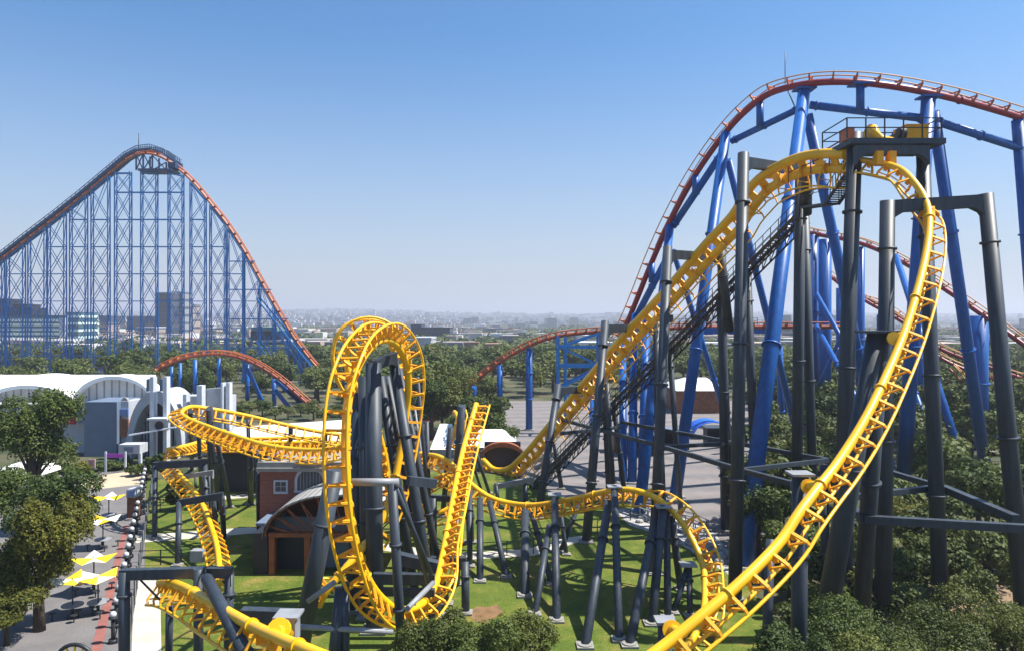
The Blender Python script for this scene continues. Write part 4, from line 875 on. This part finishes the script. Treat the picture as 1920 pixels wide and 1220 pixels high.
for k in range(4): b = MB(); b.bb(X(167, 88), X(176, 88)-.1*k, 87.97, 87.99, Z(863+k*3, 88)-.04, Z(863+k*3, 88)); part(b, 'text_line', redp, t)
b = MB(); b.bb(X(171, 88)-.05, X(171, 88)+.05, 88.12, 88.2, 0, Z(870, 88)); part(b, 'post', grey, t)
t = empty('banner', (X(215, 88), 88, 0), 'purple banner strung low in front of the blue grey block', 'banner')
b = MB(); b.bb(X(199, 88), X(234, 88), 88, 88.08, Z(857, 88), Z(850, 88)); part(b, 'fabric', purple, t)
for px in (198, 235): b = MB(); b.bb(X(px, 88)-.1, X(px, 88)+.1, 87.9, 88.1, 0, Z(846, 88)); part(b, 'post', pylon, t)
# ticket gate and posts by the entrance
t = empty('ticket_gate', (X(245, 90), 90, 0), 'small white ticket gate by the hall entrance', 'gate')
b = MB(); b.bb(X(222, 90), X(262, 90), 90, 92, Z(850, 90), Z(833, 90)); part(b, 'canopy', offw, t)
b = MB(); b.bb(X(232, 89.9), X(250, 89.9), 89.93, 89.99, Z(847, 90), Z(837, 90)); part(b, 'display', hgrey, t)
for px in (224, 260): b = MB(); b.bb(X(px, 90)-.15, X(px, 90)+.15, 90.2, 90.6, 0, Z(850, 90)); part(b, 'post', pylon, t)
# lamp fence
f0, f1 = G(276, 884), G(212, 1205)
gl = None
for i in range(23):
    f = i/22; p = f0.lerp(f1, f)
    if gl is None:
        gl = empty('globe_lamp', p, 'low lamp with white globe in the row along the plaza fence', 'lamp', 'globe lamps in the row along the plaza fence')
        b = MB(); b.tube([p, p+V((0, 0, 1.45))], .11, 8); b.ring(p+V((0, 0, .12)), (0, 0, 1), .24, .24); b.ring(p+V((0, 0, 1.42)), (0, 0, 1), .24, .1); part(b, 'post', dark, gl)
        b = MB(); n_ = 8
        for a in range(6): pass
        rings = []; vs = []; fs = []
        for a in range(7):
            th = math.pi*a/6
            for k in range(10): vs.append(p+V((math.sin(th)*math.cos(k*.6283)*.19, math.sin(th)*math.sin(k*.6283)*.19, 1.6+math.cos(th)*.19)))
        b.add(vs, [(a*10+k, (a+1)*10+k, (a+1)*10+(k+1) % 10, a*10+(k+1) % 10) for a in range(6) for k in range(10)], 0, True); part(b, 'globe', globe, gl)
    else: copy_tree(gl, p)
ff = empty('metal_fence', f0.lerp(f1, .5), 'dark metal fence between the plaza and the coaster lawn', 'fence')
b = MB(); q0, q1 = f0+V((.9, 0, 0)), f1+V((.9, 0, 0))
for hh in (.25, 1.35): b.bar(q0+V((0, 0, hh)), q1+V((0, 0, hh)), .05)
N = 150
for i in range(N): p = q0.lerp(q1, i/(N-1)); b.bar(p, p+V((0, 0, 1.35)), .03)
part(b, 'panel', dark, ff)
for i in range(18): p = q0.lerp(q1, i/17); b = MB(); b.bar(p+V((0, 0, 0)), p+V((0, 0, 1.6)), .1); part(b, 'post', grey_l, ff)
def lawn_fence(pts, label, h_=1.1):
    root = empty('lawn_fence', G(*pts[0]), label, 'fence')
    for a, c in zip(pts, pts[1:]):
        p, q = G(*a), G(*c); n = max(2, int((q-p).length/2.2)); b = MB()
        for hh in (h_, h_*.5): b.bar(p+V((0, 0, hh)), q+V((0, 0, hh)), .05)
        part(b, 'rail', dark, root)
        for i in range(n): m_ = p.lerp(q, i/n); b = MB(); b.bar(m_, m_+V((0, 0, h_+.05)), .07); part(b, 'post', dark, root)
lawn_fence([(262, 1060), (340, 1058), (470, 1050)], 'dark rail fence on the lawn at the front left')
lawn_fence([(790, 1048), (900, 1044), (1000, 1038), (1060, 1015)], 'dark rail fence along the lawn path in the centre')
lawn_fence([(1120, 1000), (1210, 965), (1300, 985), (1350, 1010)], 'dark rail fence at the gravel bed')
lawn_fence([(270, 960), (330, 955), (480, 945)], 'dark rail fence on the upper left lawn')
# queue rails on the gravel bed
for k, (a, c) in enumerate((((1190, 962), (1300, 990)), ((1200, 972), (1320, 1008)), ((1230, 985), (1340, 1028)))):
    root = empty('queue_railing', G(*a), ('white railing nearest the pavement on the gravel bed', 'white railing in the middle of the gravel bed', 'white railing nearest the lawn on the gravel bed')[k], 'railing')
    p, q = G(*a), G(*c); b = MB(); b.bar(p+V((0, 0, 1)), q+V((0, 0, 1)), .08); b.bar(p+V((0, 0, .5)), q+V((0, 0, .5)), .06); part(b, 'rail', offw, root)
    for i in range(9): m_ = p.lerp(q, i/8); b = MB(); b.bar(m_, m_+V((0, 0, 1.05)), .09); part(b, 'post', offw, root)
# boulders on the gravel bed
for i in range(26):
    px = random.uniform(1190, 1380); py = 962+(px-1190)*.5+random.uniform(-8, 16); p = G(px, py); s = random.uniform(.25, .7); b = MB()
    vs = []; 
    for a in range(5):
        th = math.pi*a/4
        for k in range(8): rr = s*(1+.25*noise.noise(V((i*3+a, k, i)))); vs.append(p+V((math.sin(th)*math.cos(k*.785)*rr, math.sin(th)*math.sin(k*.785)*rr, s*.3+math.cos(th)*rr*.6)))
    b.add(vs, [(a*8+k, (a+1)*8+k, (a+1)*8+(k+1) % 8, a*8+(k+1) % 8) for a in range(4) for k in range(8)], 0, False)
    o = b.build('boulder', rocks); tag(o, 'pale rough boulder lying on the gravel bed behind the lawn', 'boulder', 'boulders on the gravel bed')
# flat wheel ornament at the very bottom left
t = empty('wheel_ornament', G(140, 1500), 'dark spoked wheel standing at the bottom left of the plaza', 'wheel')
cx, cy, cz = X(140, 33), 33, Z(1243, 33); b = MB(); b.tube([(cx+math.cos(a*.2618)*.85, cy, cz+math.sin(a*.2618)*.85) for a in range(25)], .09, 8, cap=False); part(b, 'rim', dark, t)
for k in range(6): b = MB(); a = k*math.pi/6; b.bar((cx-math.cos(a)*.8, cy, cz-math.sin(a)*.8), (cx+math.cos(a)*.8, cy+.004*k, cz+math.sin(a)*.8), .07); part(b, 'spoke', umy, t)
b = MB(); b.bar((cx, cy+.2, 0), (cx, cy+.2, cz), .16); part(b, 'stand', dark, t)
# left round white canopy in the tree shade
t = empty('canopy', (X(15, 75), 75, 0), 'low white domed canopy half hidden by the left trees', 'canopy')
part(vault(X(10, 75), 2.6, Z(895, 75), Z(878, 75), 74, 80, .1, 14), 'cover', white, t)
for dx in (-2.4, 2.4): b = MB(); b.bb(X(10, 75)+dx-.08, X(10, 75)+dx+.08, 74.2, 74.4, 0, Z(895, 75)); part(b, 'post', offw, t)

# ================================================================== CITY BUILDINGS
def office(name, label, x0, x1, yt, Y, dep, m, bands=0, bandm=None, roofm=None, extra=None):
    t = empty(name, (X((x0+x1)/2, Y), Y+dep/2, 0), label, 'building'); zt = Z(yt, Y)
    b = MB(); b.bb(X(x0, Y), X(x1, Y), Y, Y+dep, 0, zt); part(b, 'facade', m, t)
    b = MB(); b.bb(X(x0, Y)-.3, X(x1, Y)+.3, Y-.3, Y+dep+.3, zt, zt+.9); part(b, 'parapet', roofm or hgrey, t)
    for k in range(bands):
        z = zt-2-k*(zt-2)/max(1, bands)*1.0
        b = MB(); b.bb(X(x0, Y)-.4, X(x1, Y)+.4, Y-.5, Y+dep+.5, z-.75, z+.75); part(b, 'floor_band', bandm or offw, t)
    return t
gt = mat('teal_glass', (.03, .09, .11), .2, spec=.8, var=.3, scale=.05)
band = mat('pale_floor_band', (.55, .66, .62), .5)
o = office('office_block', 'long glass office block with pale horizontal floor bands at the far left', -60, 112, 594, 430, 40, gt, 7, band, navy)
b = MB(); b.bb(X(113, 428), X(124, 428), 427, 440, 0, Z(596, 428)); part(b, 'stair_tower', offw, o)
b = MB(); b.bb(X(125, 430), X(147, 430), 430, 450, 0, Z(585, 430)); part(b, 'facade', gt, o)
for k in range(6): z = Z(587, 430)-2-k*4; b = MB(); b.bb(X(125, 430)-.3, X(147, 430)+.3, 429.5, 450.5, z-.7, z+.7); part(b, 'floor_band', band, o)
for x0, x1, ya, yb in ((10, 60, 577, 593), (-40, 14, 560, 593), (24, 48, 570, 577)): b = MB(); b.bb(X(x0, 436), X(x1, 436), 436, 450, Z(yb, 436), Z(ya, 436)); part(b, 'roof_plant', navy, o)
office('tower_block', 'tall grey tower with window grid behind the lattice hill', 292, 318, 550, 640, 18, win_dark)
office('tower_block', 'pale grey tower half beside the darker one behind the lattice', 319, 343, 549, 660, 18, win_grey)
office('tower_block', 'narrow beige tower stepping down at the lattice right side', 344, 362, 572, 690, 16, win_tan)
office('office_slab', 'long dark slab building low on the horizon at the left', 238, 291, 594, 800, 30, win_dark)
office('office_slab', 'dark blue slab block left of the narrow lattice bay', 172, 206, 593, 760, 30, win_dark)
office('office_slab', 'small rounded beige block in front of the dark slab', 178, 200, 606, 600, 20, win_tan)
office('office_slab', 'low white block under the lattice towers', 255, 292, 615, 560, 16, win_tan, roofm=offw)
o = office('office_block', 'dark modern block with wide eaves right of the lattice', 480, 541, 641, 330, 25, win_dark, roofm=offw)
b = MB(); b.bb(X(474, 335), X(530, 335), 332, 352, Z(641, 335)+1, Z(620, 335)); part(b, 'upper_block', navy, o)
b = MB(); b.bb(X(478, 335), X(526, 335), 330, 354, Z(620, 335), Z(613, 335)); part(b, 'green_roof', mat('verdigris', (.12, .2, .19), .6), o)
o = office('office_block', 'low terracotta roofed block right of the drop', 575, 632, 655, 360, 20, win_tan, roofm=mat('terracotta', (.3, .12, .08), .8))
b = MB(); b.bb(X(595, 358), X(628, 358), 362, 372, Z(655, 360)+.9, Z(645, 360)); part(b, 'upper_block', win_tan, o)
o = office('office_block', 'dark blue glass office block behind the loop top', 790, 843, 616, 520, 30, win_dark, roofm=navy)
b = MB(); b.bb(X(770, 522), X(790, 522), 522, 545, 0, Z(608, 520)); part(b, 'side_tower', win_dark, o)
o = office('office_block', 'pinkish white block right of the loop top', 776, 808, 636, 340, 22, offw, roofm=offw)
b = MB(); b.bb(X(773, 339.5), X(791, 339.5), 339.2, 339.95, Z(672, 340), Z(648, 340)); part(b, 'window_strip', glass, o)
office('tower_block', 'grey striped tower behind the right coaster columns', 1482, 1509, 608, 480, 16, win_grey)
office('tower_block', 'grey slab tower between the blue columns', 1844, 1872, 640, 520, 18, win_grey)
office('tower_block', 'dark gridded block at the right edge', 1892, 1960, 652, 420, 18, win_dark)
office('office_slab', 'low white warehouse beyond the car park trees', 1060, 1150, 668, 420, 30, offw, roofm=offw)
office('office_slab', 'flat grey warehouse beyond the brake run', 1195, 1290, 662, 470, 30, win_tan, roofm=terr if False else offw)
office('office_slab', 'long grey roofed depot in the middle distance', 880, 1000, 668, 540, 30, win_grey, roofm=hgrey)
# one far city mass
cb = MB(); rnd = random.Random(3)
for i in range(7500):
    y = 330+ (rnd.random()**1.1)*6300; x = rnd.uniform(-1, 1)*y*.78
    n_ = noise.noise(V((x/260, y/260, 1)));
    if n_ < -.12 and y < 2500: continue
    z = hillz(x, y) if y > 1500 else 0
    sx, sy, sz = rnd.uniform(7, 24), rnd.uniform(7, 20), rnd.uniform(4, 10)*(1 if rnd.random() < .95 or y < 900 else rnd.uniform(1.5, 3))
    if y < 700: sx *= .8; sz = min(sz, 8)
    if y > 3000: sx *= 1.5; sz *= 1.2
    cb.bb(x-sx/2, x+sx/2, y-sy/2, y+sy/2, max(z, -1)-1, max(z, 0)+sz)
o = cb.build('distant_city', island_mat('city_walls', [(.55, .53, .5), (.38, .3, .25), (.2, .2, .22), (.62, .62, .62), (.3, .16, .11), (.45, .42, .4), (.12, .14, .17), (.5, .4, .33)])); tag(o, 'hazy low city spreading over the far hills', 'city', kind='stuff')

# ================================================================== TREES
def crown_mb(lobes, n, leaf, seed, ysc=1, fill=.25, up=.35):
    rd = random.Random(seed); b = MB(); vs = []; fs = []; tot = sum(l[3]**2 for l in lobes)
    for lx, ly, lz, lr, lh in lobes:
        k = int(n*lr**2/tot); sd = rd.random()*50
        for _ in range(k):
            u = V((rd.gauss(0, 1), rd.gauss(0, 1), rd.gauss(0, 1))).normalized()
            if u.z < -.55: u.z *= -.6
            lump = 1+.34*noise.noise(u*2.3+V((sd, 0, 0)))+.18*noise.noise(u*6+V((0, sd, 0)))
            rad = lump*(1-fill*rd.random()**1.5)
            c = V((lx+u.x*lr*rad, ly+u.y*lr*rad, lz+u.z*lh*rad))
            nn = (u+V((rd.gauss(0, .55), rd.gauss(0, .55), rd.gauss(0, .55)+up))).normalized()
            a = nn.cross(V((rd.random()-.5, rd.random()-.5, rd.random()-.5))).normalized(); d = nn.cross(a)
            s = leaf*rd.uniform(.6, 1.3); o = len(vs)
            vs += [c-a*s*.5, c+d*s*.42+nn*s*.08, c+a*s*.55, c-d*s*.4]; fs.append((o, o+1, o+2, o+3))
    b.add(vs, fs); return b
def rand_lobes(rd, rx, zc, rz, n, spread=.66):
    L = [(0, 0, zc, rx*.55, rz*.68)]
    for i in range(n):
        a = rd.random()*6.283; q = rx*spread*rd.uniform(.6, 1.1); f = rd.uniform(-.45, .55); L.append((math.cos(a)*q, math.sin(a)*q, zc+f*rz, rx*rd.uniform(.24, .46), rz*rd.uniform(.24, .46)))
    return L
def trunk_mb(h, r, lobes, rd):
    b = MB(); b.tube([(0, 0, -.1), (rd.uniform(-.15, .15), rd.uniform(-.15, .15), h*.5), (0, 0, h)], r*1.15, 9, r1=r*.55)
    for l in lobes[1:7]:
        b.tube([(0, 0, h*.55), (l[0]*.5, l[1]*.5, h*.6+(l[2]-h*.6)*.5), (l[0]*.9, l[1]*.9, l[2])], r*.42, 6, r1=r*.1)
    return b
def make_tree(name, label, cat, rx, h, n, leaf, m, seed, low=.28, group=None, lobes_n=13, fill=.3, trunk=.035):
    rd = random.Random(seed); zc = h*(1+low)/2; rz = h*(1-low)/2; lb = rand_lobes(rd, rx, zc, rz, lobes_n)
    t = empty(name, (0, 0, 0), label, cat, group)
    top = max(l[2]+l[4] for l in lb)
    part(crown_mb(lb, n, leaf, seed, fill=fill), 'crown', m, t); part(trunk_mb(zc, h*trunk, lb, rd), 'trunk', trunkm, t); return t
def place(t, px, Y, rz=0, s=1): t.location = (X(px, Y), Y, 0); t.rotation_euler = (0, 0, rz); t.scale = (s, s, s); return t
def T(label, px, pyt, Y, rpx, n, leaf, m, seed, low=.28, name='broadleaf_tree', cat='tree', **k):
    return place(make_tree(name, label, cat, rpx/F*Y, Z(pyt, Y)*1.1, n, leaf, m, seed, low, **k), px, Y)
T('dark green round tree in front of the white hall at the left edge', 62, 748, 62, 82, 24000, .19, leafA, 11, .3)
T('dark leafy tree leaning over the plaza below the hall tree', 95, 892, 50, 84, 22000, .16, leafA, 12, .3)
T('yellowish green tree overhanging the umbrellas', 74, 925, 43, 84, 38000, .14, leafC, 13, .02)
T('low yellow green tree at the bottom left corner', 12, 1095, 41, 64, 12000, .14, leafC, 14, .2)
T('dark small tree left of the plaza corner', -20, 880, 55, 70, 11000, .18, leafA, 15, .3)
for i, (px, pyt, Y, rp, m_, lab) in enumerate(((800, 1150, 33, 75, leafB, 'left bushy crown of the clump at the bottom centre'), (885, 1158, 31.5, 78, leafA, 'middle bushy crown of the clump at the bottom centre'), (965, 1142, 34, 72, leafB, 'right bushy crown of the clump at the bottom centre'),
        (1610, 1128, 33, 120, leafA, 'dark green bushy crown right of the near yellow drop'), (1490, 1178, 29.5, 80, leafA, 'low dark crown at the foot of the capped column'), (1745, 1150, 33, 105, leafB, 'olive crown left of the lower right corner'), (1875, 1128, 35, 110, leafB, 'olive crown filling the lower right corner'),
        (1700, 1195, 28, 110, leafB, 'nearest olive crown at the bottom right edge'), (1850, 1205, 27, 110, leafB, 'nearest yellowish crown at the bottom right corner'))):
    T(lab, px, pyt, Y, rp, 20000, .105, m_, 30+i, .15, name='bushy_tree', fill=.35)
RIGHT = [(px_, Y_, h_) for px_, Y_, h_ in ((1655, 50, .42), (1700, 47, .38), (1775, 48, .4), (1840, 50, .45), (1905, 52, .45), (1600, 52, .45), (1550, 50, .42), (1480, 47, .4), (1745, 54, .5), (1930, 46, .4), (1630, 44, .36), (1570, 42, .34), (1510, 40, .3), (1815, 44, .33), (1680, 42, .33))]
mids = [(1425, 905, 56, 62, leafA, 'dark tree between the blue column and the drop'), (1490, 985, 51, 60, leafA, 'dark tree behind the lower drop'), (1560, 1010, 47, 60, leafA, 'shaded tree behind the capped column'),
        (1700, 940, 56, 70, leafC, 'olive tree left of the slim dark column'), (1735, 1010, 50, 55, leafB, 'sparse tree with bare twigs under the bracing'), (1800, 985, 54, 52, leafB, 'yellow green tree under the triangular bracing'), (1875, 1005, 55, 55, leafA, 'dark tree with bare trunk at the right edge'),
        (1660, 1040, 46, 55, leafA, 'dark tree beside the left gantry leg'), (1810, 900, 72, 60, leafB, 'olive tree before the far right blue leg'), (1890, 870, 70, 62, leafB, 'olive tree at the right edge behind the gantry leg'), (1740, 850, 80, 60, leafB, 'bushy tree between blue columns at mid height'), (1600, 860, 78, 60, leafA, 'dark tree behind the big splayed support'), (1500, 850, 80, 50, leafA, 'green tree at the plaza edge'), (1440, 862, 84, 45, leafB, 'small olive tree at the plaza edge'),
        (905, 745, 100, 52, leafA, 'dark round tree behind the yellow diagonal'), (940, 790, 97, 34, leafA, 'small dark tree at the car park corner'), (870, 780, 103, 40, leafA, 'dark tree left of the yellow diagonal'), (840, 700, 115, 55, leafB, 'tall olive tree behind the leaning post'), (810, 712, 112, 45, leafA, 'tall green tree right of the loop'),
        (150, 868, 86, 20, leafC, 'yellow green bush before the hall wall'), (195, 866, 89, 22, leafA, 'dark bush below the blue grey block'), (225, 862, 90, 26, leafA, 'dark bush under the purple banner'), (255, 868, 86, 20, leafA, 'small bush at the head of the lamp row'), (120, 872, 84, 28, leafA, 'dark bush at the left of the forecourt'), (290, 850, 84, 18, leafA, 'bush behind the first gantry of the descent'), (330, 905, 70, 18, leafB, 'bush beneath the first gantry of the descent')]
for i, (px, pyt, Y, rp, m_, lab) in enumerate(mids):
    T(lab, px, pyt, Y, rp, 9000 if rp > 40 else 2500, .2 if Y < 70 else .28, m_, 60+i, .22 if rp > 30 else .05)
rd = random.Random(77); k = 0
for Y_ in (60, 66, 73, 81, 89, 98, 106):
    px = 1425+rd.uniform(0, 40)
    while px < 2010:
        if not (Y_ > 95 and px < 1460): k += 1; RIGHT.append((px+rd.uniform(-15, 15), Y_+rd.uniform(-2, 2), rd.uniform(.5, .78)))
        px += 9.5/Y_*F*.95
# woods: individual trees sharing meshes
protos = []
for s_ in range(5):
    protos.append(make_tree('woodland_tree', 'woodland tree', 'tree', 5.6, 11, 2300, .62, [leafD, leafB, leafD, leafA, leafD][s_], 200+s_, .12, 'trees of the wood behind the coasters', 8, .3))
desc = ['green broad tree in the wood behind the coasters', 'olive tree in the wood behind the coasters', 'pale green tree in the wood behind the coasters', 'dark tree in the wood behind the coasters', 'mid green tree in the wood behind the coasters']
for q, d_ in zip(protos, desc): q['label'] = d_
used = [False]*5; rd = random.Random(5); cnt = 0
y = 108.0
while y < 262:
    sp = 10.2 if y < 170 else 13.5
    x0, x1 = -.76*y, .76*y; x = x0+rd.random()*sp
    while x < x1:
        xx, yy = x+rd.uniform(-2.5, 2.5), y+rd.uniform(-2.5, 2.5); px = 960+xx/yy*F; x += sp
        if yy < 172 and 925 < px < 1440 and not (yy > 166 and px > 1000): continue
        if yy < 150 and px < 340: continue
        if yy < 118 and px < 770: continue
        if yy < 118 and px < 1440: continue
        if yy < 157 and 270 < px < 630: continue
        if 203 < yy < 224 and px < 640: continue
        i = rd.randrange(5); hgt = rd.uniform(.68, 1.08)*(1.0 if yy < 200 else 1.05)
        if px > 640: hgt *= 1.02
        if px < 640 and yy < 180: hgt *= .82
        sc_ = (hgt*rd.uniform(.95, 1.15),)*2+(hgt,)
        if not used[i]: t = protos[i]; t.location = (xx, yy, 0); t.scale = sc_; t.rotation_euler = (0, 0, rd.random()*6); used[i] = True
        else: copy_tree(protos[i], (xx, yy, 0), rd.random()*6.28, sc_)
        cnt += 1
    y += sp*.92
for px in range(300, 660, 24):
    i = rd.randrange(5); Y_ = rd.uniform(126, 142); hs = rd.uniform(.22, .34)
    copy_tree(protos[i], (X(px, Y_), Y_, 0), rd.random()*6.28, (hs*1.3, hs*1.3, hs), 'low green bush between the hall and the orange camel back')['group'] = 'low bushes behind the hall'
for px, Y_, hs in RIGHT:
    i = rd.randrange(5); copy_tree(protos[i], (X(px, Y_), Y_, 0), rd.random()*6.28, (hs*.95, hs*.95, hs), 'olive and green tree in the grove under the tall blue legs')['group'] = 'trees of the grove under the blue legs'
# the far wood, one mass
fw = MB(); vs = []; fs = []; rd = random.Random(9)
for i in range(1900):
    y = 266+1300*rd.random()**2.0; x = rd.uniform(-.78, .78)*y
    if noise.noise(V((x/140, y/140, 7))) < -.05 and y > 420: continue
    hh = rd.uniform(5, 9); rr = rd.uniform(5, 8)*(1+y/2500)
    for k in range(46 if y < 600 else 26):
        u = V((rd.gauss(0, 1), rd.gauss(0, 1), abs(rd.gauss(0, 1)))).normalized(); c = V((x+u.x*rr, y+u.y*rr, hh*.35+u.z*hh*.65)); s = rd.uniform(1.4, 2.6)*(1+y/1500)
        nn = (u+V((rd.gauss(0, .5), rd.gauss(0, .5), .3))).normalized(); a = nn.cross(V((rd.random()-.5, rd.random()-.5, rd.random()-.5))).normalized(); d = nn.cross(a); o = len(vs)
        vs += [c-a*s*.5, c+d*s*.5, c+a*s*.5, c-d*s*.5]; fs.append((o, o+1, o+2, o+3))
fw.add(vs, fs); o = fw.build('distant_woods', leafD); tag(o, 'far woods fading into haze between the city blocks', 'woods', kind='stuff')

# ================================================================== HAZE
hz = MB(); hz.bb(-5700, 5700, -80, 7000, -3, 150)
hm = bpy.data.materials.new('haze_air'); hm.use_nodes = True; t = hm.node_tree; t.nodes.clear()
out = t.nodes.new('ShaderNodeOutputMaterial'); pv = t.nodes.new('ShaderNodeVolumePrincipled')
pv.inputs['Color'].default_value = (.78, .82, .94, 1); pv.inputs['Density'].default_value = 2.9e-4; pv.inputs['Anisotropy'].default_value = 0.2
t.links.new(pv.outputs[0], out.inputs['Volume'])
o = hz.build('haze', hm); tag(o, kind='stuff')
